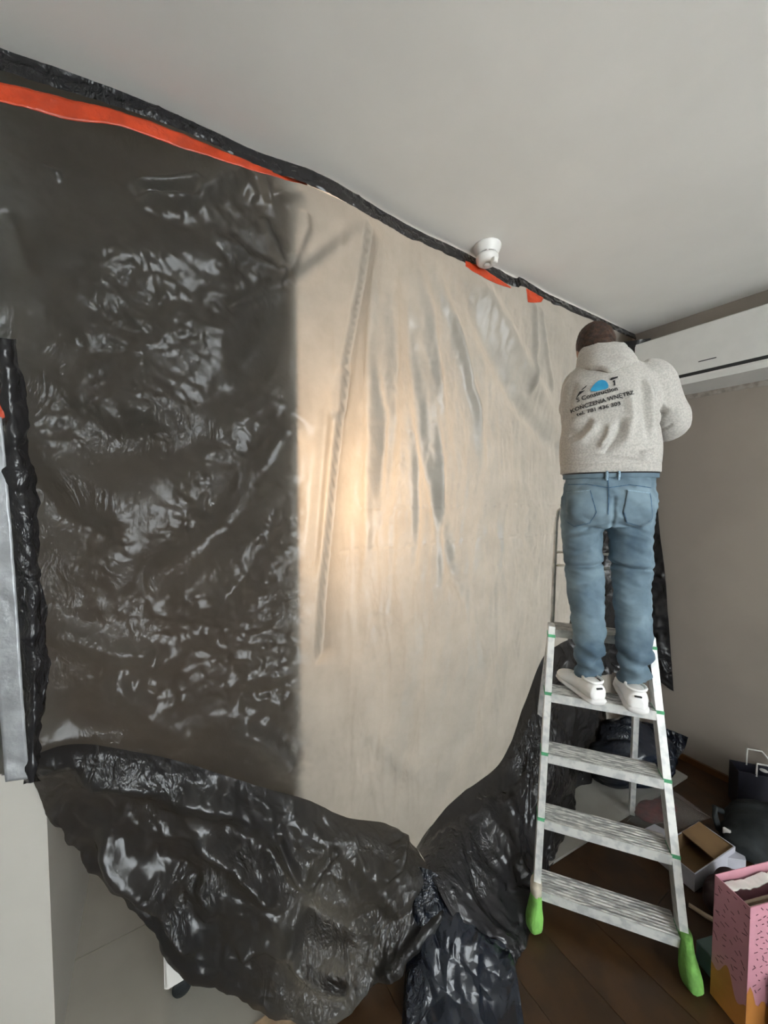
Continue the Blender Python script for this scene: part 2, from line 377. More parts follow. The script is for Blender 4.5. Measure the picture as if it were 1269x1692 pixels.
n_ = len(ys); m.add([(RX - .004, y_, z_) for y_, z_ in zip(ys, zz)] + [(RX - .004, y_, 2.21) for y_ in ys] + [(RX + .01, y_, z_) for y_, z_ in zip(ys, zz)],
      [(i, i + 1, n_ + i + 1, n_ + i) for i in range(n_ - 1)] + [(i, 2 * n_ + i, 2 * n_ + i + 1, i + 1) for i in range(n_ - 1)])
struct(m.build('trim_2', M['plaster_edge']))

# smoke detector
sd = empty('smoke_detector', (1.227, 1.145, CEIL)); tag(sd, 'round white smoke detector on the ceiling beside the taped edge', 'smoke detector')
MB().lathe([(.058, 0), (.058, -.006), (.05, -.022), (.046, -.034), (.045, -.036)], (0, 0, 0)).build('base', M['plastic'], sd, True)
MB().lathe([(.041, -.036), (.041, -.041)], (0, 0, 0)).build('vent_gap', M['dark'], sd)
MB().lathe([(.046, -.041), (.047, -.05), (.043, -.064), (.034, -.071), (.02, -.073), (.019, -.071)], (0, 0, 0)).build('cover', M['plastic'], sd, True)
MB().lathe([(.013, -.0715), (.013, -.076), (.011, -.078)], (0, 0, 0), 20).build('test_button', M['plastic'], sd, True)
MB().box((-.012, -.05, -.088), (.012, -.03, -.066), .002).build('clip', M['plastic'], sd)
for a in np.linspace(0, 2 * math.pi, 8, endpoint=False):
    c_, s_ = math.cos(a), math.sin(a); q = []
    for z_ in (-.041, -.036):
        for (r_, t_) in ((.04, -.004), (.046, -.004), (.046, .004), (.04, .004)): q.append((r_ * c_ - t_ * s_, r_ * s_ + t_ * c_, z_))
    MB().hexa(q).build('rib', M['plastic'], sd)

# ------------------------------------------------------------------ THE PLASTIC SHEET
sheet = empty('plastic_sheet', (1.2, SY, 0))
tag(sheet, 'black plastic dust sheet taped from ceiling to floor across the opening', 'plastic sheet')
def child(o):       # keep world coordinates under the sheet's empty
    o.parent = sheet; o.matrix_parent_inverse = Matrix.Translation((-1.2, -SY, 0)); return o
def pl_(pts): return [tuple(onY(px, py, SY)[[0, 2]]) for px, py in pts]
xs = np.arange(-.34, 2.685, .0055); zs = np.arange(CEIL - .008, .012, -.0055)
X, Z = np.meshgrid(xs, zs)
D = np.zeros(X.shape)
def ridge(px, amp, wd, fade=.12, one=0):
    global D
    d, s_, t = polydist(X, Z, pl_(px)); f_ = sstep(0, fade, t) * sstep(0, fade, 1 - t) if fade else 1.0
    if one == 0: D = D + amp * np.exp(-(d / wd) ** 2) * f_
    else: D = D + amp * np.where(s_ * one > 0, np.clip(1 - d / wd, 0, 1) ** 1.6, np.exp(-(d / .006) ** 2)) * f_
lit = sstep(.40, .75, X)            # taut, back-lit part towards the right
leftm = 1 - sstep(.36, .5, X)
# slow billow
D += .02 * perlin(X * 1.7, Z * 1.3, 1) + .012 * perlin(X * 3.1, Z * 2.2, 2)
# pleats from the tack point under the ceiling
ridge([(600, 365), (585, 480), (562, 600), (540, 800), (522, 980), (514, 1095)], .05, .10, .05, -1)
ridge([(600, 365), (530, 420), (472, 462)], .022, .03, .04)
ridge([(597, 372), (520, 440), (476, 470), (440, 540), (380, 640)], -.02, .035, .1)
ridge([(602, 372), (606, 520), (604, 700), (598, 1000)], -.026, .024, .35)
ridge([(632, 400), (640, 600), (630, 900)], .026, .028, .4)
ridge([(655, 398), (665, 520), (690, 750), (740, 950), (790, 1060)], -.030, .030, .35)
ridge([(672, 405), (700, 520), (725, 760)], .028, .026, .4)
ridge([(692, 415), (740, 540), (775, 680), (785, 820)], .036, .028, .4)
ridge([(735, 430), (800, 580), (850, 680), (930, 775)], -.03, .045, .3)
ridge([(770, 450), (830, 560), (900, 690)], .03, .05, .2)
ridge([(868, 500), (872, 580), (862, 660)], .02, .014, .12)
ridge([(878, 505), (890, 600), (900, 660)], .014, .014, .15)
ridge([(560, 610), (545, 700)], .02, .02, .2)
ridge([(700, 1000), (660, 1200), (640, 1330)], .012, .05, .2)
ridge([(560, 1040), (600, 1200), (700, 1290)], -.012, .05, .2)
ridge([(800, 1050), (760, 1200), (700, 1350)], .016, .06, .2)
ridge([(700, 620), (715, 760), (722, 900), (718, 1010)], .022, .018, .4)
ridge([(610, 560), (622, 700), (618, 860)], .018, .014, .4)
ridge([(660, 640), (676, 760), (680, 980)], .018, .016, .4)
ridge([(535, 640), (520, 800), (508, 960)], .02, .02, .2)
# left half: knot and long swags
ridge([(470, 465), (410, 440), (345, 405)], .02, .02, .06); ridge([(470, 465), (440, 400), (430, 370)], .016, .015, .06)
ridge([(470, 465), (500, 390), (497, 360)], .016, .015, .06); ridge([(470, 465), (400, 500), (370, 520)], -.016, .02, .06)
ridge([(472, 465), (450, 560), (420, 640), (330, 700), (200, 745), (100, 765)], -.035, .07, .12)
ridge([(120, 430), (260, 420), (400, 450)], .02, .05, .2)
ridge([(150, 640), (280, 700), (400, 690), (470, 600)], .03, .06, .2)
ridge([(490, 690), (440, 770), (380, 860), (300, 930), (230, 965)], -.045, .055, .1)
ridge([(480, 790), (420, 900), (350, 1010), (300, 1060)], .022, .05, .2)
ridge([(10, 730), (60, 800), (110, 860), (190, 900)], -.03, .04, .1)
ridge([(80, 1030), (180, 1065), (260, 1080)], .025, .03, .15)
ridge([(60, 1160), (160, 1190), (300, 1240), (500, 1330)], -.03, .07, .1)
ridge([(180, 1100), (240, 1180), (330, 1230)], .025, .04, .15)
ridge([(380, 1190), (430, 1210), (480, 1260)], .03, .03, .15)
ridge([(215, 330), (300, 355), (400, 300), (450, 290)], .03, .03, .1); ridge([(215, 330), (330, 338)], -.03, .012, .1)
ridge([(220, 322), (330, 318)], .02, .012, .1); ridge([(420, 290), (440, 340), (500, 330)], .03, .02, .15)
ridge([(70, 290), (110, 310)], .015, .012, .2); ridge([(15, 360), (60, 470)], -.02, .015, .2)
# crumpled patches
P1 = crumple(X, Z, 3, 4, 5.0); P2 = crumple(X * 1.2, Z, 8, 3, 13.0)
q_ = np.stack([X, np.full(X.shape, SY - .04), Z], -1) - O; dp_ = q_ @ fwd; Xp = CX + F * (q_ @ rt) / dp_; Yp = CY - F * (q_ @ up) / dp_
patch = np.zeros(X.shape)
for cx_, cy_, rx_, ry_, an_ in ((230, 520, 120, 110, 0), (250, 640, 120, 70, .5), (150, 680, 70, 60, 0), (390, 760, 110, 60, -.7), (330, 860, 70, 70, 0), (430, 900, 65, 130, .25), (400, 1040, 110, 110, 0), (300, 1010, 80, 60, 0),
                                (240, 1120, 80, 60, .4), (430, 1130, 70, 80, 0), (420, 430, 80, 50, .3), (420, 310, 90, 35, -.2), (300, 345, 70, 25, 0), (170, 900, 50, 40, 0), (90, 720, 40, 60, 0), (640, 640, 70, 200, 0), (730, 700, 50, 220, 0), (840, 620, 60, 90, 0), (560, 1250, 90, 60, 0), (860, 900, 60, 90, 0)):
    c_, s_ = math.cos(an_), math.sin(an_); u_ = (Xp - cx_) * c_ + (Yp - cy_) * s_; v_ = -(Xp - cx_) * s_ + (Yp - cy_) * c_
    patch = np.maximum(patch, np.exp(-((u_ / rx_) ** 2 + (v_ / ry_) ** 2) ** 1.5))
for pts in ([(470, 470), (430, 600), (330, 700), (200, 745), (100, 765)], [(490, 690), (440, 770), (380, 860), (300, 930), (230, 965)]):
    patch = patch * (1 - .85 * np.exp(-(polydist(Xp, Yp, pts)[0] / 26) ** 2))
patch = patch * (.75 + .5 * perlin(X * 6, Z * 6, 12)) + .10
K1 = crinkle(X, Z, 3, 5.5, 2); K2 = crinkle(X, Z, 8, 15, 3)
K3 = crinkle(X * 1.2, Z, 17, 34, 2, .7)
D += leftm * (.010 * K1 + (.014 * K2 + .003 * P2 + .004 * K3) * patch)
D += lit * (.016 * crumple(X * 1.8, Z * .4, 5, 3, 5.0) + .005 * crinkle(X * 1.4, Z * .6, 9, 16, 3) * patch + .0012 * crinkle(X, Z, 19, 45, 1))
# two creases where the sheet was folded in its pack
for py in (836, 890):
    zl = 1.6 - (py - 846 + 26) / 611 * 1.75; dz = np.abs(Z - zl)
    D += lit * np.exp(-(dz / .006) ** 2) * .0016 * (1 + 1.2 * np.sign(perlin(X * 34, Z * 0 + py, 6)))
# fixed along the top and at the right
D *= sstep(CEIL + .005, CEIL - .13, Z) * .93 + .07
sag = 0.0          # top edge hangs lower towards the left, showing the tape
Yg = SY - np.where(D < 0, .06 * np.tanh(D / .06), D) - (.042 - .03 * sstep(.15, -.15, X) * sstep(2.3, 2.55, Z))
P = np.stack([X, Yg, Z - sag * sstep(2.2, 2.65, Z)], -1)
cut = np.array([onY(px, py, SY)[[0, 2]] for px, py in ((-20, 1262), (44, 1275), (120, 1258), (220, 1270), (330, 1300), (430, 1335), (510, 1360), (575, 1400))])
child(gridobj('sheet_panel', P, M['film'], keep=Z > np.interp(X, cut[:, 0], cut[:, 1], right=0)))

def folds(name, rows, nu, nv, amp, mat, seed, f=7.0, big=.02, edge=True, fu=1.6, fv=8.0, long=.03, rid=()):
    """draped piece of film: control rows -> smooth surface -> long folds and creases along the normal"""
    G = surf(rows, nu, nv); n = gnormals(G); u, v = arc(G)
    wu = u + .12 * perlin(u * 3, v * 3, seed + 1); wv = v + .10 * perlin(u * 2.3, v * 2.3, seed + 2)
    d = amp * crinkle(u, v, seed, f, 3) + big * perlin(u * 3.2, v * 3.6, seed + 5)
    d = d - long * np.abs(perlin(wu * fu, wv * fv, seed + 8)) * 1.6 + long * .4 - .4 * long * np.abs(perlin(wu * fu * 2, wv * fv * 2.1, seed + 9))
    if rid:
        q = G - O; dep = q @ fwd; Xp = CX + F * (q @ rt) / dep; Yp = CY - F * (q @ up) / dep
        for pts, am_, wd_ in rid:
            dd, _s, t = polydist(Xp, Yp, pts); d = d + am_ * np.exp(-(dd / wd_) ** 2) * sstep(0, .15, t) * sstep(0, .15, 1 - t)
    tu = np.linspace(0, 1, nu)[None, :]; tv = np.linspace(0, 1, nv)[:, None]
    if edge: d = d * (.25 + .75 * sstep(0, .12, tv) * sstep(0, .06, tu) * sstep(0, .06, 1 - tu))
    G = G + n * d[..., None]; G[..., 2] = np.clip(G[..., 2], .004, CEIL - .004)
    G[..., 0] = np.minimum(G[..., 0], RX - .018)
    return child(gridobj(name, G, mat))
def interp_rows(top, bot, mids, yt, zb, pw_=.75):
    """top px row on planes yt, bottom px row at heights zb, middle px rows blended"""
    T = [onY(px, py, y_) for (px, py), y_ in zip(top, yt)]; B = [onZ(px, py, z_) for (px, py), z_ in zip(bot, zb)]
    rows = [T]; k = len(mids) + 1
    for i, row in enumerate(mids):
        t = ((i + 1) / k) ** pw_
        rows.append([onY(px, py, T[j][1] * (1 - t) + B[j][1] * t) for j, (px, py) in enumerate(row)])
    return rows + [B]
# lower swag hanging and heaped forward
top = [(44, 1250), (120, 1228), (220, 1240), (330, 1268), (430, 1300), (510, 1322), (575, 1352), (640, 1362), (690, 1402)]
m1 = [(50, 1275), (125, 1275), (230, 1300), (340, 1340), (440, 1375), (518, 1400), (590, 1405), (648, 1400), (700, 1422)]
m2 = [(60, 1300), (138, 1340), (240, 1395), (345, 1445), (440, 1485), (525, 1505), (600, 1490), (662, 1460), (720, 1446)]
m3 = [(68, 1325), (150, 1405), (250, 1490), (348, 1555), (440, 1600), (528, 1610), (605, 1575), (672, 1515), (738, 1470)]
bot = [(74, 1346), (156, 1444), (258, 1560), (340, 1620), (432, 1676), (530, 1694), (600, 1655), (676, 1568), (756, 1500)]
rows = interp_rows(top, bot, [m1, m2, m3], [1.225, 1.22, 1.215, 1.21, 1.205, 1.2, 1.18, 1.17, 1.16], [.74, .50, .27, .16, .05, .02, .02, .10, .14])
last = [p + np.array([0, .05, -.012]) for p in rows[-1]]
rows.append(last)
folds('sheet_swag', rows, 400, 240, .014, M['film3'], 21, 8, .03, True, 1.3, 3.6, .02,
      rid=[([(120, 1268), (200, 1285), (300, 1322), (380, 1340), (440, 1390)], .035, 20), ([(165, 1360), (200, 1410), (250, 1460), (290, 1520), (330, 1575)], .045, 15), ([(130, 1385), (200, 1480), (280, 1570)], -.03, 18),
           ([(315, 1380), (390, 1430), (455, 1500)], .035, 15), ([(360, 1345), (450, 1420), (500, 1500)], -.03, 20), ([(455, 1380), (480, 1440), (502, 1480)], .03, 9), ([(500, 1478), (530, 1440), (558, 1398)], .03, 9),
           ([(475, 1520), (490, 1580), (530, 1625), (580, 1645)], .035, 13), ([(490, 1505), (580, 1540), (650, 1500)], -.045, 24), ([(745, 1488), (690, 1555), (620, 1625)], .03, 10), ([(325, 1455), (355, 1490), (335, 1525)], .025, 12),
           ([(390, 1575), (440, 1555), (485, 1560)], .025, 12), ([(570, 1420), (620, 1450), (640, 1500), (600, 1560)], .03, 22), ([(640, 1365), (665, 1390), (650, 1430), (615, 1450)], .03, 10), ([(240, 1400), (300, 1430), (330, 1470)], -.02, 14)])
# right-hand bunch gathered towards the corner
top = [(688, 1400), (725, 1347), (760, 1312), (830, 1255), (868, 1160), (895, 1090), (925, 1064), (960, 1050)]
m1 = [(700, 1420), (745, 1390), (795, 1350), (855, 1290), (888, 1200), (912, 1125), (938, 1085), (972, 1060)]
m2 = [(712, 1450), (765, 1440), (822, 1400), (872, 1340), (902, 1260), (926, 1180), (950, 1120), (985, 1090)]
m3 = [(735, 1495), (795, 1490), (846, 1455), (884, 1400), (910, 1330), (936, 1260), (960, 1190), (995, 1130)]
m4 = [(770, 1550), (825, 1540), (862, 1505), (888, 1450), (912, 1385), (938, 1320), (966, 1250), (1002, 1185)]
bot = [(800, 1625), (845, 1605), (872, 1560), (893, 1490), (914, 1425), (942, 1350), (972, 1290), (1008, 1238)]
folds('sheet_bunch', interp_rows(top, bot, [m1, m2, m3, m4], [1.205] * 8, [.006] * 8), 260, 210, .016, M['film2'], 33, 8, .035, True, 3.6, 2.0, .035)
# tail trailing on to the floor
top = [(684, 1430), (715, 1440), (752, 1466), (800, 1520), (852, 1562)]
m1 = [(680, 1500), (712, 1515), (752, 1525), (802, 1555), (848, 1582)]
m2 = [(672, 1580), (706, 1585), (756, 1588), (812, 1600), (856, 1620)]
m3 = [(668, 1645), (705, 1655), (760, 1655), (822, 1665), (864, 1680)]
bot = [(664, 1700), (708, 1715), (768, 1718), (832, 1720), (874, 1735)]
folds('sheet_tail', interp_rows(top, bot, [m1, m2, m3], [1.06, 1.0, .96, .9, .85], [.006] * 5, .9), 160, 200, .016, M['filmb'], 41, 9, .03, True, 5.0, 1.6, .035)
# left edge gathered under the grey tape
ctl = []
for py, xl, xr in ((560, -14, 22), (690, -6, 40), (780, 2, 58), (900, 14, 66), (1020, 24, 78), (1150, 34, 74), (1220, 42, 68), (1292, 46, 60)):
    ctl.append([onY(xl + (xr - xl) * t, py, 1.225 - .035 * math.sin(math.pi * t)) for t in (0, .3, .65, 1)])
folds('sheet_edge', ctl, 50, 260, .010, M['film2'], 55, 14, .006, False, 14, 2.0, .010)
# wrap round the corner behind the man
ctl = []
for z, xl, yr in ((2.585, 2.56, 1.20), (2.2, 2.48, 1.16), (1.9, 2.4, 1.11), (1.68, 2.33, 1.078), (1.37, 2.2, 1.044), (1.11, 2.08, 1.01), (.74, 2.02, .976), (.46, 2.05, .945)):
    dz = .0 if z > .5 else -.05
    ctl.append([(xl, 1.235, z), ((xl + 2.62) / 2, 1.215, z), (2.61, 1.18, z), (2.655, 1.12, z), (2.668, yr, z + dz)])
folds('sheet_corner', ctl, 120, 330, .022, M['film2'], 61, 9, .02, True, 6, 1.5, .03)
# upper flap folded on to the ceiling
outer = [(-25, 78), (13, 91), (150, 131), (247, 170), (353, 217), (424, 250), (530, 288), (640, 352), (700, 385), (760, 413), (845, 458), (862, 459), (905, 487), (980, 532), (1035, 562)]
ro = []; rm = []; rw = []; rl = []
for i, (px, py) in enumerate(outer):
    p = onZ(px, py, CEIL - .005); p[1] = min(p[1], 1.252 if px < 100 else 1.226); ro.append(p)
    dr = np.interp(px, (0, 120, 300, 500, 620, 860, 1000), (.066, .06, .045, .06, .058, .052, .045))
    rm.append(p + np.array([0, -.004, -.3 * dr])); rw.append(p + np.array([0, -.010, -.65 * dr])); rl.append(np.array([p[0], min(p[1], 1.25) - .008, CEIL - dr]))
folds('ceiling_flap', [ro, rm, rw, rl], 560, 30, .007, M['film2'], 71, 16, .001, True, 2.5, 12, .003)

# tape strips
def ribbon(name, up_, lo_, mat, label, cat='tape', Y=1.2, n=60, group=None, thick=.003, zc=CEIL - .02):
    a = cr(np.array([wallceil(px, py, Y, zc) for px, py in up_]), n); b = cr(np.array([wallceil(px, py, Y, zc) for px, py in lo_]), n)
    k = 8; G = np.stack([a * (1 - t) + b * t for t in np.linspace(0, 1, k)]); u, v = arc(G)
    nn = gnormals(G); G = G + nn * (.006 * crumple(u, v, 5, 3, 14) + .003)[..., None]
    G[..., 2] = np.minimum(G[..., 2], CEIL - .004)
    o = gridobj(name, G, mat); md = o.modifiers.new('t', 'SOLIDIFY'); md.thickness = thick * .4
    return tag(o, label, cat, group)
ribbon('adhesive_tape', [(-30, 130), (0, 138), (60, 152), (130, 170), (200, 187), (290, 219), (350, 244), (400, 264), (450, 285), (505, 303)],
       [(-30, 163), (0, 171), (60, 186), (128, 203), (200, 211), (290, 243), (350, 262), (400, 278), (450, 293), (507, 308)], M['red'], 'long strip of orange-red tape along the top of the sheet, upper left', n=160, group='orange-red tape')
ribbon('adhesive_tape', [(768, 432), (785, 438), (800, 446), (820, 460), (842, 474)], [(768, 441), (785, 452), (800, 460), (820, 470), (844, 477)], M['red'], 'short sliver of orange-red tape below the smoke detector', group='orange-red tape')
ribbon('adhesive_tape', [(868, 477), (878, 482), (897, 493)], [(871, 500), (882, 501), (893, 500)], M['red'], 'torn square scrap of orange-red tape nearest the man', group='orange-red tape', n=20)
ribbon('adhesive_tape', [(-12, 640), (1, 650), (9, 690)], [(-16, 640), (-14, 660), (-10, 700)], M['red'], 'orange-red tape at the left edge above the grey strip', group='orange-red tape', n=20, Y=1.205)
ribbon('adhesive_tape', [(4, 690), (14, 800), (24, 920), (33, 1050), (41, 1170), (49, 1284)], [(-30, 690), (-24, 800), (-16, 920), (-8, 1050), (0, 1170), (10, 1290)], M['silver'], 'wide silver-grey tape strip down the white wall end', n=120, Y=1.195)

# white pedestal on castors behind the sheet, its lower corner showing
ped = empty('drawer_pedestal', (.17, 1.52, 0)); tag(ped, 'white drawer pedestal on black castors, only its lower corner showing under the sheet', 'drawer unit')
MB().box((-.178, -.27, .10), (.10, .25, .40), .003).build('body', M['acwhite'], ped)
for z0, z1 in ((.112, .25), (.256, .39)): MB().box((-.172, -.282, z0), (.094, -.27, z1), .002).build('drawer', M['acwhite'], ped)
for sx in (-.13, .06):
    for sy in (-.225, .2):
        c = MB().lathe([(.008, .012), (.024, .01), (.028, .004), (.028, -.004), (.024, -.01), (.008, -.012)], (0, 0, 0), 20)
        v = [(sx + p[0], sy + p[2], .028 + p[1]) for p in c.v]; MB().add(v, c.f).build('castor', M['black'], ped, True)
        MB().box((sx - .016, sy - .012, .045), (sx + .016, sy + .012, .10), .003).build('castor_fork', M['black'], ped)

# ------------------------------------------------------------------ LADDER
LC = np.array([1.315, .632, 0]); LE = np.array([.615, -.788, 0]); LN = np.array([.788, .615, 0])
LROT = math.atan2(LE[1], LE[0])
lad = empty('step_ladder', LC, LROT); tag(lad, 'paint-spattered aluminium step ladder with green cloth over its front feet', 'ladder')
K = .25
def hw(z): return .232 - .056 * z
def railbox(x0, y0, z0, x1, y1, z1, wx, wy):
    q = []
    for (x_, y_, z_) in ((x0, y0, z0), (x1, y1, z1)):
        for sx, sy in ((-1, -1), (1, -1), (1, 1), (-1, 1)): q.append((x_ + sx * wx, y_ + sy * wy, z_))
    return MB().hexa(q)
STEPZ = [.114, .345, .572, .793, 1.015]
for s_ in (-1, 1):
    rl_ = railbox(s_ * (hw(.07) + .004), .07 * K + .03, .07, s_ * (hw(1.05) + .004), 1.05 * K + .03, 1.05, .0125, .028).build('rail', M['alurail'], lad)
    # inner channel lip and green tape marks
    for z in STEPZ:
        MB().box((s_ * (hw(z) + .004) - .0145, z * K + .0, z - .012), (s_ * (hw(z) + .004) + .0145, z * K + .062, z + .004), .002).build('joint_band', M['greent'], rl_)
    railbox(s_ * .24, .70, 0, s_ * .17, .40, 1.0, .011, .016).build('rear_leg', M['alurail'], lad)
for z in STEPZ:
    h_ = hw(z) - .008; y = z * K + (0 if z < 1 else .085); dp = .092 if z < 1 else .11
    pr = [(y, z - .032), (y, z - .001)]; nr = 7
    for i in range(nr):
        a = y + .004 + i * (dp - .008) / nr; b_ = (dp - .008) / nr
        pr += [(a, z - .001), (a + b_ * .15, z + .0012), (a + b_ * .55, z + .0012), (a + b_ * .7, z - .003), (a + b_ * .95, z - .003)]
    pr += [(y + dp, z - .001), (y + dp, z - .025), (y + dp - .003, z - .025), (y + dp - .003, z - .008), (y + .004, z - .008), (y + .004, z - .032)]
    st_ = MB().prism(pr, 'x', -h_, h_).build('step', M['alu'], lad)
    MB().box((-h_, y - .003, z - .033), (h_, y, z + .0015)).build('front_lip', M['alurail'], st_)
for zz_, yy_ in ((.3, .64), ):
    MB().box((-.18, yy_ - .012, zz_ - .012), (.18, yy_ + .012, zz_ + .012), .002).build('rear_brace', M['alurail'], lad)
MB().tube([(-.168, .38, 1.0), (-.15, .5, 1.48), (-.14, .51, 1.53), (-.12, .515, 1.55), (.12, .515, 1.55), (.14, .51, 1.53), (.15, .5, 1.48), (.168, .38, 1.0)], .009, 10).build('guard_rail', M['alurail'], lad, True)
for zz_ in (1.28, 1.34): MB().tube([(-.16, .38 + (zz_ - 1) * .25, zz_), (.16, .38 + (zz_ - 1) * .25, zz_)], .006, 8).build('tray_bar', M['alurail'], lad, True)
for s_ in (-1, 1):
    x_ = s_ * (hw(.05) + .004)
    rr = []
    for z, a, b_, dx, dy in ((.132, .017, .030, 0, .028), (.118, .018, .032, 0, .026), (.09, .020, .036, 0, .020), (.06, .025, .040, .003 * s_, .012), (.03, .031, .044, .005 * s_, .004), (.012, .030, .042, .006 * s_, .0), (.002, .02, .03, .006 * s_, .0)):
        rr.append([(x_ + dx + a * math.cos(t), dy + K * z * .3 + b_ * math.sin(t) + .002 * math.sin(5 * t + z * 90), z) for t in np.linspace(0, 2 * math.pi, 20, endpoint=False)])
    fc = MB().rings(rr).build('foot_cover', M['green'], lad, True); fc['label'] = 'green cloth cover tied over the foot'
    if s_ < 0:
        MB().rings([[(x_ + .0205 * math.cos(t), .026 + K * z * .3 + .035 * math.sin(t), z) for t in np.linspace(0, 2 * math.pi, 20, endpoint=False)] for z in (.104, .134)]).build('tie_band', M['beige'], fc, True)

# ------------------------------------------------------------------ PERSON
PB = LC + LN * .29; PZ = .7945
def L3(a, b, z): return Vector((a, b - .29, z - PZ))
def plocal(px, py, b):
    r_ = ray(px, py); t = ((LC + LN * b - O) @ LN) / (r_ @ LN); p = O + r_ * t; return ((p - LC) @ LE, p[2])
def loft(mb, rings, n=28, sq=2.0):
    """rings: (a, b, z, ra, rb) horizontal superellipses"""
    rr = []
    for a, b, z, ra, rb in rings:
        ring = []
        for t in np.linspace(0, 2 * math.pi, n, endpoint=False):
            c_, s_ = math.cos(t), math.sin(t)
            ring.append(L3(a + ra * math.copysign(abs(c_) ** (2 / sq), c_), b + rb * math.copysign(abs(s_) ** (2 / sq), s_), z))
        rr.append(ring)
    return mb.rings(rr)
def limb(mb, pts, rad, n=18):
    pts = [L3(*p) for p in pts]; P_ = cr(np.array([tuple(p) for p in pts]), 6 * len(pts)); Rr = cr(np.array(rad).reshape(-1, 1), 6 * len(pts))[:, 0]
    return mb.tube(P_, list(Rr), n)
legL = [(-.035, .252, .83), (-.037, .255, .90), (-.042, .268, 1.05), (-.056, .315, 1.28), (-.064, .335, 1.45), (-.058, .33, 1.58)]
legR = [(.118, .252, .83), (.118, .255, .91), (.118, .268, 1.05), (.115, .318, 1.28), (.113, .335, 1.45), (.106, .33, 1.58)]
armR = [(.145, .40, 2.09), (.19, .40, 2.075), (.238, .42, 1.99), (.272, .44, 1.905), (.235, .53, 1.90), (.17, .66, 2.0)]
armL = [(-.06, .42, 2.10), (-.078, .43, 2.08), (-.082, .51, 2.03), (-.08, .60, 2.03), (-.045, .68, 2.10), (-.01, .74, 2.19)]
HC = Vector(L3(.0, .505, 2.262))
hrot = Matrix.Rotation(R(-24), 3, 'X') @ Matrix.Rotation(R(-8), 3, 'Y')
# body: one continuous skin
mb = MB()
for lg in (legL, legR): limb(mb, [(lg[0][0], lg[0][1], .82)] + lg, [.026, .026, .028, .036, .045, .055, .07], 16)
loft(mb, [(.025, .33, 1.50, .13, .09), (.027, .33, 1.62, .145, .1), (.03, .345, 1.8, .135, .09), (.03, .365, 1.98, .15, .1), (.03, .39, 2.1, .14, .085), (.025, .42, 2.15, .07, .06)])
limb(mb, [(.02, .43, 2.12), (.012, .46, 2.2), (.006, .495, 2.27)], [.058, .054, .055])
for am in (armR, armL): limb(mb, am, [.05, .048, .042, .04, .036, .028])
mb.ell(HC, (.072, .092, .108), 24, 16, hrot)
mb.ell(HC + hrot @ Vector((0, .03, -.062)), (.052, .058, .055), 18, 12, hrot)           # jaw
mb.ell(HC + hrot @ Vector((0, .094, -.018)), (.012, .018, .024), 12, 8, hrot)           # nose
mb.ell(HC + hrot @ Vector((0, .082, -.062)), (.022, .014, .010), 12, 8, hrot)           # lips
for s_ in (-1, 1): mb.ell(HC + hrot @ Vector((s_ * .073, -.005, -.012)), (.009, .02, .031), 10, 8, hrot)   # ears
def hand(mb, wrist, d, side):
    """palm, four unequal bent fingers and a thumb"""
    w_ = Vector(L3(*wrist)); d = Vector(d).normalized(); s_ = Vector(side).normalized(); nrm = d.cross(s_).normalized()
    mb.tube([w_ - d * .02, w_ + d * .02, w_ + d * .085], [.025, .032, .036], 14, .5)
    for k, ln in enumerate((.066, .074, .069, .054)):
        b0 = w_ + d * .08 + s_ * (-.027 + .018 * k)
        p1 = b0 + d * ln * .45 + nrm * .006; p2 = p1 + (d * .75 + nrm * .6).normalized() * ln * .32; p3 = p2 + (d * .35 + nrm * .9).normalized() * ln * .26
        mb.tube([b0 - d * .02, b0, p1, p2, p3], [.009, .0095, .0085, .008, .0065], 10)
    b0 = w_ + d * .03 - s_ * .03
    mb.tube([b0 + s_ * .012, b0 - s_ * .008 + d * .012, b0 - s_ * .022 + d * .035 + nrm * .01, b0 - s_ * .02 + d * .062 + nrm * .02], [.012, .012, .0105, .0085], 10)
hand(mb, (.165, .67, 2.01), (-.3, .55, .75), (.8, .1, .3)); hand(mb, (-.005, .747, 2.20), (.25, .5, .8), (-.9, .2, 0))
me = remesh(mb, .0065, 3)
person = link('person', me, M['skin'], None, True); person.location = (*PB[:2], PZ); person.rotation_euler = (0, 0, LROT)
tag(person, 'person in light grey hoodie and blue jeans standing on the ladder, seen from behind', 'person')
for s_ in (-1, 1):
    e_ = MB().ell(HC + hrot @ Vector((s_ * .029, .083, .004)), (.011, .007, .008), 12, 8).build('eye', M['eye'], person, True)
# hair: shell over crown and nape
mb = MB(); mb.ell(HC + hrot @ Vector((0, -.012, .018)), (.078, .092, .106), 28, 18, hrot); mb.ell(HC + hrot @ Vector((0, -.045, -.03)), (.066, .055, .07), 20, 14, hrot)
me = remesh(mb, .006, 3); co = getco(me); q = (co - np.array(HC)) @ np.array(hrot)
dn = .004 * perlin(q[:, 0] * 60, q[:, 2] * 45 + q[:, 1] * 30, 4) + .003 * np.abs(perlin(q[:, 0] * 140, q[:, 2] * 60 + q[:, 1] * 60, 9))
co += getno(me) * dn[:, None]
fr = (q[:, 1] > .045) & (q[:, 2] < .06); co[fr] = co[fr] * .88 + np.array(HC) * .12    # forehead stays free
setco(me, co); link('hair', me, M['hair'], person, True)

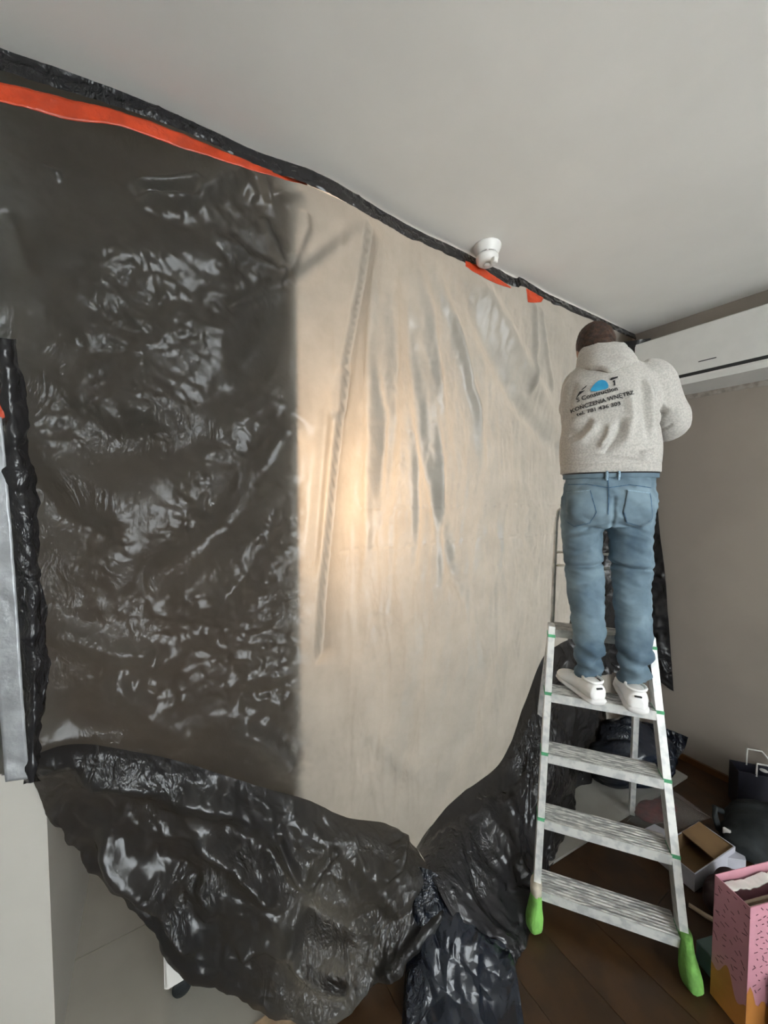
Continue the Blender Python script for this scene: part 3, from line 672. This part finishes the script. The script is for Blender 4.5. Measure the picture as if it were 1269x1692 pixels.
# jeans
mb = MB()
loft(mb, [(.027, .325, 1.475, .125, .09), (.027, .325, 1.52, .163, .118), (.027, .327, 1.58, .171, .124), (.028, .33, 1.65, .166, .115), (.030, .332, 1.715, .158, .108)], sq=2.3)
limb(mb, [(-.036, .252, .868)] + legL[1:], [.049, .051, .061, .073, .082, .086], 24)
limb(mb, [(.118, .252, .872)] + legR[1:], [.052, .053, .063, .073, .082, .086], 24)
for a in (-.055, .11): mb.ell(L3(a, .262, 1.56), (.078, .05, .085), 18, 12)
me = remesh(mb, .0055, 5); co = getco(me); no = getno(me); a_, b_, z_ = co[:, 0], co[:, 1] + .29, co[:, 2] + PZ
d = np.zeros(len(co)); back = np.clip(-no[:, 1] * .7 + .5, 0, 1)
def crease(zc, slope, ac, amp, wd, span):
    global d
    line = zc + slope * (a_ - ac); d += 1.25 * amp * np.exp(-((z_ - line) / wd) ** 2) * np.exp(-((a_ - ac) / span) ** 2) * back
for ac, sg in ((-.056, 1), (.117, -1)):
    crease(1.315, .10 * sg, ac, -.015, .008, .10); crease(1.335, .10 * sg, ac, .009, .014, .09); crease(1.285, -.25 * sg, ac, .008, .013, .08)
    crease(1.25, .3 * sg, ac, -.007, .01, .07); crease(1.22, -.2 * sg, ac, .005, .014, .07); crease(1.38, .5 * sg, ac, -.005, .012, .08)
    crease(1.465, .35 * sg, ac, -.010, .010, .07); crease(1.445, .3 * sg, ac, .006, .012, .07)
for ac in (-.037, .122):
    for k, zc in enumerate((.885, .91, .94, .975, 1.01)):
        sl = (-1) ** k * .5; line = zc + sl * (a_ - ac); sel = np.abs(a_ - ac) < .085
        d += np.where(sel, (.008 - .001 * k) * np.sin(np.clip((z_ - line) / .012, -math.pi, math.pi)), 0)
d += .006 * perlin(a_ * 14 + b_ * 9, z_ * 11, 3) - .009 * np.abs(perlin(a_ * 12 + b_ * 10, z_ * 26 + a_ * 8, 5)) + .004 * crinkle(a_ + b_ * .7, z_, 6, 20, 2)
d -= .008 * np.exp(-((a_ - .026) / .006) ** 2) * ((z_ > 1.47) & (z_ < 1.6)) * back
co += no * d[:, None]; setco(me, co)
jeans = link('jeans', me, M['jeans'], person, True)
def bvh_of(o): return BVHTree.FromPolygons([v.co for v in o.data.vertices], [p.vertices[:] for p in o.data.polygons])
def proj(bv, a, z, off):
    o_ = L3(a, -.6, z); h = bv.ray_cast(o_, Vector((0, 1, 0)))
    if h[0] is None: return None
    return h[0] + Vector((0, -1, 0)) * off
def decal(name, outline, bv, mat, parent, off=.003, res=.006, thick=0):
    """patch of cloth or print lying on the back of a garment; outline in (a, z)"""
    bm = bmesh.new()
    for poly in (outline if isinstance(outline[0][0], tuple) else [outline]): bm.faces.new([bm.verts.new((p[0], 0, p[1])) for p in poly])
    bmesh.ops.remove_doubles(bm, verts=bm.verts[:], dist=1e-6)
    bmesh.ops.triangulate(bm, faces=bm.faces[:])
    for _ in range(6):
        lg = [e_ for e_ in bm.edges if e_.calc_length() > res * 1.6]
        if not lg: break
        bmesh.ops.subdivide_edges(bm, edges=lg, cuts=1); bmesh.ops.triangulate(bm, faces=bm.faces[:])
    bad = []
    for v in bm.verts:
        p = proj(bv, v.co.x, v.co.z, off)
        if p is None: bad.append(v)
        else: v.co = p
    bmesh.ops.delete(bm, geom=bad, context='VERTS')
    me = bpy.data.meshes.new(name); bm.to_mesh(me); bm.free()
    o = link(name, me, mat, parent, True)
    if thick: md = o.modifiers.new('t', 'SOLIDIFY'); md.thickness = thick; md.offset = 0
    return o
def strip(pts, wd):
    """thin outline along a 2D polyline"""
    l, r_ = [], []
    for i, p in enumerate(pts):
        q0 = pts[max(i - 1, 0)]; q1 = pts[min(i + 1, len(pts) - 1)]; dx, dz = q1[0] - q0[0], q1[1] - q0[1]; n_ = math.hypot(dx, dz) or 1
        l.append((p[0] - dz / n_ * wd / 2, p[1] + dx / n_ * wd / 2)); r_.append((p[0] + dz / n_ * wd / 2, p[1] - dx / n_ * wd / 2))
    return [(l[i], l[i + 1], r_[i + 1], r_[i]) for i in range(len(pts) - 1)]
jb = bvh_of(jeans)
pockets = [[plocal(px, py, .23) for px, py in poly] for poly in
           ([(938, 814), (974, 810), (983, 846), (974, 864), (950, 871), (937, 862)], [(1034, 810), (1074, 815), (1077, 857), (1062, 871), (1034, 863), (1028, 846)])]
for pk in pockets:
    p_ = decal('back_pocket', pk, jb, M['jeans'], jeans, .003, thick=.003)
    decal('stitching', strip([(pk[i][0], pk[i][1]) for i in (0, 1)], .003), jb, M['stitch'], p_, .0055)
    decal('pocket_seam', strip([pk[i] for i in (1, 2, 3, 4, 5)], .003), jb, M['seam'], p_, .0055)
decal('seam', strip([plocal(*q) for q in ((1004, 782, .22), (1005, 820, .22), (1003, 850, .22))], .004), jb, M['seam'], jeans, .003)
decal('yoke_seam', strip([plocal(*q) for q in ((932, 800, .22), (970, 800, .22), (1004, 806, .22), (1040, 801, .22), (1080, 806, .22))], .0035), jb, M['seam'], jeans, .003)
# waistband, belt, loops
def band(name, mat, z0, z1, ra, rb, parent, ac=.030, bc=.332):
    o = MB(); loft(o, [(ac, bc, z0, ra, rb), (ac, bc, z0 + .002, ra + .003, rb + .003), (ac, bc, z1 - .002, ra + .003, rb + .003), (ac, bc, z1, ra, rb)], 40, 2.3)
    return o.build(name, mat, parent, True)
band('waistband', M['jeans'], 1.672, 1.712, .168, .117, jeans); band('belt', M['belt'], 1.688, 1.722, .170, .119, jeans)
for a in (.0, .04):
    MB().tube([L3(a, .211, 1.662), L3(a, .207, 1.68), L3(a, .211, 1.70)], .005, 8).build('belt_loop', M['stitch'], jeans, True)

# hoodie
mb = MB()
loft(mb, [(.028, .335, 1.703, .176, .126), (.028, .335, 1.74, .182, .132), (.027, .34, 1.80, .184, .135), (.027, .35, 1.90, .178, .132), (.028, .365, 2.0, .180, .13), (.030, .385, 2.08, .172, .118), (.028, .405, 2.14, .135, .095), (.022, .425, 2.19, .085, .075)], 36, 2.2)
limb(mb, armR, [.072, .078, .070, .066, .056, .042]); limb(mb, armL, [.066, .068, .060, .058, .052, .042])
me = remesh(mb, .0058, 5); co = getco(me); no = getno(me); a_, b_, z_ = co[:, 0], co[:, 1] + .29, co[:, 2] + PZ
d = .005 * perlin(a_ * 9 + b_ * 7, z_ * 8, 13) + .003 * perlin(a_ * 24 + b_ * 15, z_ * 18, 15)
back = np.clip(-no[:, 1] * .8 + .4, 0, 1)
def fold2(pts, amp, wd):
    global d
    dd, s_, t = polydist(a_, z_, [plocal(px, py, .26) for px, py in pts]); d += amp * np.exp(-(dd / wd) ** 2) * sstep(0, .2, t) * sstep(0, .2, 1 - t) * back
for pts, amp, wd in (([(935, 738), (960, 730), (975, 715), (985, 695)], .016, .013), ([(985, 745), (1000, 725), (1005, 700)], .015, .012), ([(1010, 750), (1030, 730), (1040, 690), (1035, 640)], .013, .016),
                     ([(935, 725), (955, 715), (975, 690)], -.012, .012), ([(990, 755), (1018, 715), (1022, 690)], -.012, .012), ([(1070, 620), (1078, 660), (1080, 720)], .012, .014), ([(1082, 610), (1086, 660), (1083, 720)], -.018, .01),
                     ([(1060, 610), (1062, 670), (1068, 740)], -.010, .014), ([(955, 620), (942, 660), (938, 700)], -.008, .012), ([(1050, 755), (1075, 745), (1085, 760)], .010, .012), ([(940, 755), (1000, 757), (1080, 768)], -.009, .006),
                     ([(1095, 640), (1100, 670), (1120, 680)], -.012, .010), ([(1092, 690), (1115, 700), (1135, 690)], -.010, .008), ([(1100, 655), (1115, 660), (1130, 668)], .010, .012)):
    fold2(pts, amp, wd)
co += no * d[:, None]; setco(me, co)
hood = link('hoodie', me, M['hoodie'], person, True)
hb = bvh_of(hood)
rr = []
for ca, cb, z0, ra, rb, tilt, pt in ((.024, .40, 2.14, .07, .07, .03, 0), (.022, .392, 2.128, .102, .122, .022, .022), (.022, .390, 2.142, .113, .134, .022, .022), (.021, .398, 2.165, .113, .130, .022, .014), (.018, .412, 2.195, .106, .115, .016, .006),
                                     (.014, .43, 2.232, .092, .095, .010, 0), (.012, .437, 2.247, .084, .085, .008, 0), (.012, .44, 2.240, .077, .077, .008, 0), (.014, .435, 2.19, .068, .065, 0, 0)):
    ring = []
    for t in np.linspace(0, 2 * math.pi, 44, endpoint=False):
        a0 = ra * math.cos(t); ring.append(L3(ca + a0, cb + rb * math.sin(t), z0 + tilt * math.sin(t) - (pt * math.exp(-((a0 + .004) / .03) ** 2) if math.sin(t) < 0 else 0)))
    rr.append(ring)
mb = MB(); mb.rings(rr); me = remesh(mb, .0045, 3); co = getco(me); no = getno(me)
co += no * (.006 * perlin(co[:, 0] * 18, co[:, 2] * 22 + co[:, 1] * 12, 31) - .006 * np.abs(perlin(co[:, 0] * 14 + 3, co[:, 2] * 30 + co[:, 1] * 14, 33)))[:, None]; setco(me, co)
link('hood', me, M['hoodie'], hood, True)
band('hem_rib', M['hoodie'], 1.694, 1.728, .176, .127, hood, .028, .335)
def toAZ(px, py): return plocal(px, py, .235)
def ppoly(name, pts, mat, off=.004):
    return decal(name, [toAZ(930 + x_ / 8.46, 590 + y_ / 8.46) for x_, y_ in pts], hb, mat, hood, off, .006)
ppoly('logo_mark', [(190, 565), (250, 450), (325, 440), (245, 505)], M['ink']); ppoly('logo_mark', [(268, 432), (300, 405), (358, 358), (340, 392), (292, 428)], M['ink'])
ppoly('logo_ball', [(398, 465), (405, 425), (432, 385), (475, 335), (515, 303), (560, 294), (605, 308), (635, 345), (646, 385), (636, 425), (600, 445), (540, 455), (465, 474)], M['blue'])
ppoly('logo_mark', [(668, 300), (700, 265), (797, 243), (782, 270), (695, 305)], M['ink']); ppoly('logo_mark', [(705, 318), (742, 302), (742, 388), (714, 395), (722, 345)], M['ink'])
def text_line(name, s, p0, p1, hgt, mat, parent, bv, off=.004, bold=.0):
    cu = bpy.data.curves.new(name, 'FONT'); cu.body = s; cu.size = 1; cu.offset = bold; cu.resolution_u = 3
    to = bpy.data.objects.new(name, cu); C.objects.link(to); me = evalmesh(to); bpy.data.objects.remove(to); bpy.data.curves.remove(cu)
    co = getco(me); x0, x1 = co[:, 0].min(), co[:, 0].max(); A = np.array(toAZ(*p0)); B = np.array(toAZ(*p1)); u = B - A; ln = np.hypot(*u); u /= ln; v = np.array([-u[1], u[0]])
    bm = bmesh.new(); bm.from_mesh(me); bmesh.ops.triangulate(bm, faces=bm.faces[:]); bad = []
    for q in bm.verts:
        t = (q.co.x - x0) / (x1 - x0) * ln; h_ = q.co.y * hgt / .73; p = A + u * t + v * h_; r_ = proj(bv, p[0], p[1], off)
        if r_ is None: bad.append(q)
        else: q.co = r_
    bmesh.ops.delete(bm, geom=bad, context='VERTS'); bm.to_mesh(me); bm.free()
    return link(name, me, mat, parent)
text_line('lettering', 'S Construction', (955, 662), (1021, 644.5), .018, M['ink'], hood, hb, bold=.022)
text_line('lettering', 'KO\u0143CZENIA WN\u0118TRZ', (946, 679), (1047.5, 652), .0165, M['ink'], hood, hb, bold=.022)
text_line('lettering', 'tel. 781 436 303', (954, 686.5), (1024.5, 670), .0145, M['ink'], hood, hb, bold=.022)

# shoes
def shoe(heel, toe, name='shoe'):
    h_ = Vector((heel[0], heel[1] - .29, 0)); t_ = Vector((toe[0], toe[1] - .29, 0)); ax = (t_ - h_); ln = ax.length; ax.normalize(); sd_ = Vector((ax.y, -ax.x, 0))
    secs = ((.0, .022, .050, .062), (.03, .033, .058, .078), (.12, .039, .062, .088), (.28, .040, .060, .090), (.42, .042, .055, .080), (.58, .047, .04, .062), (.75, .049, .03, .050), (.9, .040, .024, .042), (.98, .022, .02, .034), (1.0, .008, .018, .028))
    def ring(t, wd, z0, z1, n=20):
        out = []
        for a in np.linspace(0, 2 * math.pi, n, endpoint=False):
            c_, s_ = math.cos(a), math.sin(a); x_ = wd * math.copysign(abs(c_) ** .8, c_) * (1 - .25 * max(0, s_))
            out.append(h_ + ax * (t * ln) + sd_ * x_ + Vector((0, 0, (z0 + z1) / 2 + (z1 - z0) / 2 * math.copysign(abs(s_) ** .75, s_))))
        return out
    mb = MB(); mb.rings([ring(t, w_, .012, top) for t, w_, m_, top in secs]); me = remesh(mb, .004, 3)
    o = link(name, me, M['shoe'], person, True)
    MB().rings([ring(t, w_ + .0035, .0, .026) for t, w_, m_, top in secs]).build('sole', M['sole'], o, True)
    mb = MB(); mb.tube([h_ + ax * (.17 * ln + .036 * math.cos(a)) + sd_ * (.033 * math.sin(a)) + Vector((0, 0, .086)) for a in np.linspace(0, 2 * math.pi, 19)], .0055, 8).build('collar', M['shoe'], o, True)
    ht = MB().box((-.012, -.003, -.003), (.012, .003, .003), .001).build('heel_tab', M['dark'], o)
    ht.location = h_ + ax * .001 + Vector((0, 0, .066)); ht.rotation_euler = (0, 0, math.atan2(sd_.y, sd_.x))
    for k in range(4):
        c = h_ + ax * (ln * (.42 + .07 * k)); zt = .088 - .009 * k
        MB().tube([c - sd_ * .02 + Vector((0, 0, zt - .006)), c + Vector((0, 0, zt)), c + sd_ * .02 + Vector((0, 0, zt - .006))], .003, 6).build('lace', M['shoe'], o, True)
    return o
shoe((-.014, .165), (-.125, .385)); shoe((.108, .150), (.122, .405))

# ------------------------------------------------------------------ CLUTTER BY THE RIGHT WALL
def bagmesh(c, r, seed, vox=.01, amp=.03, f=9):
    mb = MB()
    for (dx, dy, dz, sx, sy, sz) in r: mb.ell((dx, dy, dz), (sx, sy, sz), 20, 12)
    me = remesh(mb, vox, 3); co = getco(me); no = getno(me)
    d = amp * (crumple(co[:, 0] + .6 * co[:, 1], co[:, 2] + .35 * co[:, 1], seed, 4, f) - .3); co += no * d[:, None]; co[:, 2] = np.maximum(co[:, 2], .001); setco(me, co); return me
gb = link('garbage_bag', bagmesh(None, [(0, 0, .14, .20, .17, .15), (.1, -.05, .12, .15, .13, .13), (-.12, .03, .10, .13, .12, .11), (.02, .02, .27, .06, .05, .06)], 81, .009, .06, 7), M['filmb'], None, True)
gb.location = (2.26, 1.0, .014); tag(gb, 'black bin bag slumped in the corner behind the ladder', 'bin bag')
G = surf([[onX(px, py, x_) for (px, py, x_) in row] for row in ([(1040, 1190, 2.62), (1075, 1195, 2.64), (1110, 1207, 2.66), (1138, 1218, 2.66)], [(1040, 1225, 2.58), (1075, 1225, 2.6), (1105, 1235, 2.62), (1130, 1240, 2.64)], [(1040, 1262, 2.50), (1070, 1262, 2.52), (1098, 1262, 2.55), (1114, 1262, 2.58)])], 60, 40)
u, v = arc(G); G = G + gnormals(G) * (.03 * crumple(u, v, 90, 4, 9))[..., None]; G[..., 2] = np.maximum(G[..., 2], .02)
tag(gridobj('plastic_offcut', G, M['filmb']), 'crumpled black film offcut leaning on the wall behind the ladder', 'plastic film')
# board on the floor
A = onZ(893, 1442, 0); B = onZ(1136, 1286, 0); ax = (B - A) / np.linalg.norm(B - A); pp = np.array([-ax[1], ax[0], 0])
bo = MB(); q = [A, B, B + pp * .36, A + pp * .36]; bo.hexa([p + np.array([0, 0, .001]) for p in q] + [p + np.array([0, 0, .013]) for p in q])
tag(bo.build('plasterboard', M['board']), 'grey plasterboard offcut flat on the floor behind the ladder', 'board')
# clear packet with dark red contents lying on the board edge
pk = empty('plastic_packet', (2.13, .79, .014), -.25); tag(pk, 'clear plastic packet with dark red contents lying on the floor', 'packet')
me = bagmesh(None, [(-.05, .0, .016, .11, .062, .017), (.03, .01, .014, .07, .05, .014)], 95, .005, .014, 14); link('contents', me, M['redstuff'], pk, True)
xg, yg = np.meshgrid(np.linspace(-.20, .2, 70), np.linspace(-.1, .1, 40)); r2 = (1 - (xg / .2) ** 4) * (1 - (yg / .1) ** 4)
for sg, nm in ((1, 'film_top'), (-1, 'film_underside')):
    zg = np.maximum(.0015, .003 + r2 * (.036 if sg > 0 else 0.0) + (.012 * crumple(xg, yg, 99, 3, 16) * r2 if sg > 0 else 0))
    gridobj(nm, np.stack([xg, yg, zg], -1), M['clear'], pk)
# open carton
bx = empty('carton', (1.83, .62, 0), math.atan2(-.06, .40)); tag(bx, 'small open carton, white outside and brown inside, on the floor beside the ladder', 'box')
wl = [((0, -.068, 0), (.004, .068, .075)), ((.296, -.068, 0), (.30, .068, .075)), ((.004, -.068, 0), (.296, -.064, .075)), ((.004, .064, 0), (.296, .068, .075))]
for a, b in wl:
    MB().box(a, b).build('side', M['whitecard'], bx)
MB().box((.004, -.064, .001), (.296, .064, .004)).build('base', M['card'], bx)
for a, b in (((.0045, -.0635, .004), (.006, .0635, .0745)), ((.294, -.0635, .004), (.2955, .0635, .0745)), ((.006, -.0635, .004), (.294, -.062, .0745)), ((.006, .062, .004), (.294, .0635, .0745))): MB().box(a, b).build('lining', M['card'], bx)
MB().hexa([(.004, .068, .075), (.12, .068, .075), (.12, .0715, .076), (.004, .0715, .076), (.01, .155, .055), (.115, .15, .055), (.115, .153, .058), (.01, .158, .058)]).build('flap', M['whitecard'], bx)
MB().hexa([(.16, -.064, .06), (.296, -.064, .06), (.296, .064, .075), (.16, .064, .075), (.16, -.06, .066), (.296, -.06, .066), (.296, .064, .08), (.16, .064, .08)]).build('inner_flap', M['card'], bx)
# white card pieces behind pink bag
wc = MB(); 
for q in ([onZ(1184, 1432, .0), onZ(1232, 1440, .0), onZ(1224, 1412, .0), onZ(1188, 1404, .0)],):
    wc.hexa([p + np.array([0, 0, .002]) for p in q] + [p + np.array([0, 0, .05]) for p in q])
tag(wc.build('white_box', M['whitecard']), 'flat white box between the carton and the black bag', 'box')
# black cloth bag
bb = empty('cloth_bag', (2.32, .46, 0)); tag(bb, 'soft black bag slumped on the floor behind the pink gift bag', 'bag')
link('body', bagmesh(None, [(0, 0, .085, .17, .14, .09), (.05, -.06, .10, .16, .13, .09), (-.1, .03, .06, .1, .1, .07)], 103, .009, .03, 5), M['black'], bb, True)
MB().tube([(-.1, .125, .13), (-.14, .14, .155), (-.165, .13, .13), (-.15, .12, .07)], .012, 10).build('strap', M['black'], bb, True)
MB().box((-.178, .07, .07), (-.165, .10, .11), .003).build('tag', M['cord'], bb)
# dark gift bag with cords, lilac packet
gg = empty('gift_bag', (2.50, .60, 0), R(-52)); tag(gg, 'dark open gift bag with white cord handles against the wall', 'gift bag')
def bagbox(parent, lx, ly, h, t, mats, names=('front', 'back', 'gusset', 'gusset')):
    for nm, (a, b), mt in (('back', ((0, ly - t, 0), (lx, ly, h)), mats), ('front', ((0, 0, 0), (lx, t, h)), mats), ('gusset', ((0, t, 0), (t, ly - t, h)), mats), ('gusset', ((lx - t, t, 0), (lx, ly - t, h)), mats), ('bottom', ((t, t, 0), (lx - t, ly - t, t)), mats)):
        MB().box(a, b).build(nm, mt, parent)
bagbox(gg, .24, .09, .20, .0025, M['navy'])
for yy, hh in ((0.0, .0), (.088, .02)):
    MB().tube([(.07, yy, .19), (.075, yy + .01, .215 + hh), (.09, yy + .04, .235 + hh), (.15, yy + .04, .235 + hh), (.165, yy + .01, .215 + hh), (.17, yy, .19)], .004, 8).build('cord_handle', M['cord'], gg, True)
MB().lathe([(.004, 0), (.016, .001), (.016, .003), (.004, .004)], (.12, .045, .2), 20).build('round_tag', M['cord'], gg)
lc = MB().box((-.045, -.02, 0), (.045, .02, .17), .004).build('lilac_packet', M['lav']); lc.location = (2.42, .36, .185); lc.rotation_euler = (R(8), R(6), R(-40))
tag(lc, 'pale lilac packet resting on the black bag beside the dark gift bag', 'packet')
# pink gift bag
pb = empty('gift_bag', (1.485, .402, 0), math.atan2(-.35, .94)); tag(pb, 'pink paper gift bag with dark sprinkle pattern and caramel base, filled with paper', 'gift bag')
PW, PD, PH = .30, .097, .40
def drip(t): return .105 + .03 * math.sin(t * 13 + 1.2) + .02 * math.sin(t * 31)
def bagface(name, P0, P1, off):
    P0 = np.array(P0, float); P1 = np.array(P1, float); dv = P1 - P0; ln = np.hypot(*dv); nn = np.array([dv[1], -dv[0]]) / ln; n = 26
    me = MB()
    me.hexa([(*(P0), 0), (*(P1), 0), (*(P1 - nn * .002), 0), (*(P0 - nn * .002), 0), (*(P0), PH), (*(P1), PH), (*(P1 - nn * .002), PH), (*(P0 - nn * .002), PH)])
    face = me.build(name, M['pink'], pb)
    for t in np.arange(n) / n:       # flat caramel print with a dripping upper edge
        pass
    v = []; f = []
    for i in range(n + 1):
        t = i / n; q = P0 + dv * t + nn * .0006; v += [(*q, 0.001), (*q, drip(t * ln * 4 + off))]
        if i: f.append((2 * i - 2, 2 * i, 2 * i + 1, 2 * i - 1))
    mk('caramel_print', v, f, M['amber'], face)
    v = []; f = []; r_ = random.Random(int(off * 10) + 3)
    nt_ = max(3, int(ln / .02)); nz_ = 13
    for k in range(nt_ * nz_):
        t = (k % nt_ + r_.uniform(.15, .85)) / nt_; z = .13 + (PH - .14) * (k // nt_ + r_.uniform(.1, .9)) / nz_; an = r_.uniform(-1.1, .5); L_ = r_.uniform(.004, .007); wd = .0014
        if not .05 < t < .95 or z > PH - .012 or z < drip(t * ln * 4 + off) + .015: continue
        c_, s_ = math.cos(an), math.sin(an); q = P0 + dv * t + nn * .0009; u = dv / ln; b0 = len(v)
        for sa, sb in ((-1, -1), (1, -1), (1, 1), (-1, 1)):
            hx = sa * L_ * c_ - sb * wd * s_; hz = sa * L_ * s_ + sb * wd * c_; pnt = q + u * hx; v.append((*pnt, z + hz))
        f.append((b0, b0 + 1, b0 + 2, b0 + 3))
    mk('sprinkle_print', v, f, M['sprink'], face)['kind'] = 'stuff'
    return face
bagface('front', (0, -PD), (PW, -PD), 0.0); bagface('gusset', (0, 0), (0, -PD), 2.3); bagface('gusset', (PW, -PD), (PW, 0), 4.1); bagface('back', (PW, 0), (0, 0), 5.7)
MB().box((.003, -PD + .003, .001), (PW - .003, -.003, .004)).build('bottom', M['amber'], pb)
# things in the bag
def crumpaper(name, c, r, mat, seed, label, cat):
    me = bagmesh(None, [(0, 0, 0, *r)], seed, .006, .02, 12); co = getco(me); return me
xg, yg = np.meshgrid(np.linspace(.01, PW - .012, 60), np.linspace(-.036, -.008, 16)); zg = .365 + .02 * crumple(xg, yg, 120, 3, 14) - .25 * (yg + .02) ** 2
o = gridobj('tissue_paper', np.stack([xg, yg, zg], -1), M['paper']); o.matrix_world = Matrix.Translation((1.485, .402, 0)) @ Matrix.Rotation(math.atan2(-.35, .94), 4, 'Z')
o.modifiers.new('t', 'SOLIDIFY').thickness = .004; tag(o, 'white tissue paper at the back of the pink gift bag', 'paper')
for i in range(3):
    bk = MB().box((.02, -.052 - .010 * i, .05), (PW - .02, -.044 - .010 * i, .350 - .008 * i), .001).build('paper_folder', M['cream'])
    bk.location = (1.485, .402, 0); bk.rotation_euler = (0, 0, math.atan2(-.35, .94))
    tag(bk, ['kraft paper folder next to the white tissue in the pink gift bag', 'middle kraft paper folder in the pink gift bag', 'kraft paper folder nearest the front of the pink gift bag'][i], 'folder', 'folders in the pink bag')
rc = link('red_cloth', bagmesh(None, [(0, 0, 0, .09, .006, .05)], 131, .004, .006, 12), M['redstuff']); co = getco(rc.data); rc.matrix_world = Matrix.Translation((1.485, .402, .27)) @ Matrix.Rotation(math.atan2(-.35, .94), 4, 'Z') @ Matrix.Translation((.14, -.081, 0))
tag(rc, 'dark red cloth tucked at the front of the pink gift bag', 'cloth')
# teal boxes by the pink bag
tb = MB().box((0, -.16, 0), (.14, 0, .19), .002).build('teal_box', M['teal']); tb.location = (1.50, .245, 0); tb.rotation_euler = (0, 0, R(-20)); tag(tb, 'dusty teal box in front of the pink gift bag at the picture edge', 'box')
tb = MB().box((0, -.05, 0), (.16, 0, .075), .002).build('teal_box', M['teal']); tb.location = (1.55, .462, 0); tb.rotation_euler = (0, 0, R(-20)); tag(tb, 'low dusty teal box on the floor just behind the pink gift bag', 'box')
# dark parcel and pale stick between ladder and bag
db = link('dark_pouch', bagmesh(None, [(0, 0, .05, .09, .05, .055), (.06, -.01, .06, .06, .05, .06)], 140, .006, .018, 10), pm('dark_maroon', (.03, .014, .014), .6, var=.3)); db.location = (1.84, .478, 0); tag(db, 'dark maroon pouch on the floor between the carton and pink bag', 'pouch')
st = MB().tube([(0, 0, .008), (.05, -.01, .008), (.12, -.012, .009), (.17, -.03, .008)], [.007, .009, .009, .006], 8).build('wooden_stick', M['cream']); st.location = tuple(onZ(1138, 1498, 0)); st.rotation_euler = (0, 0, R(-70)); tag(st, 'short pale stick lying on the dark floor by the ladder foot', 'stick')
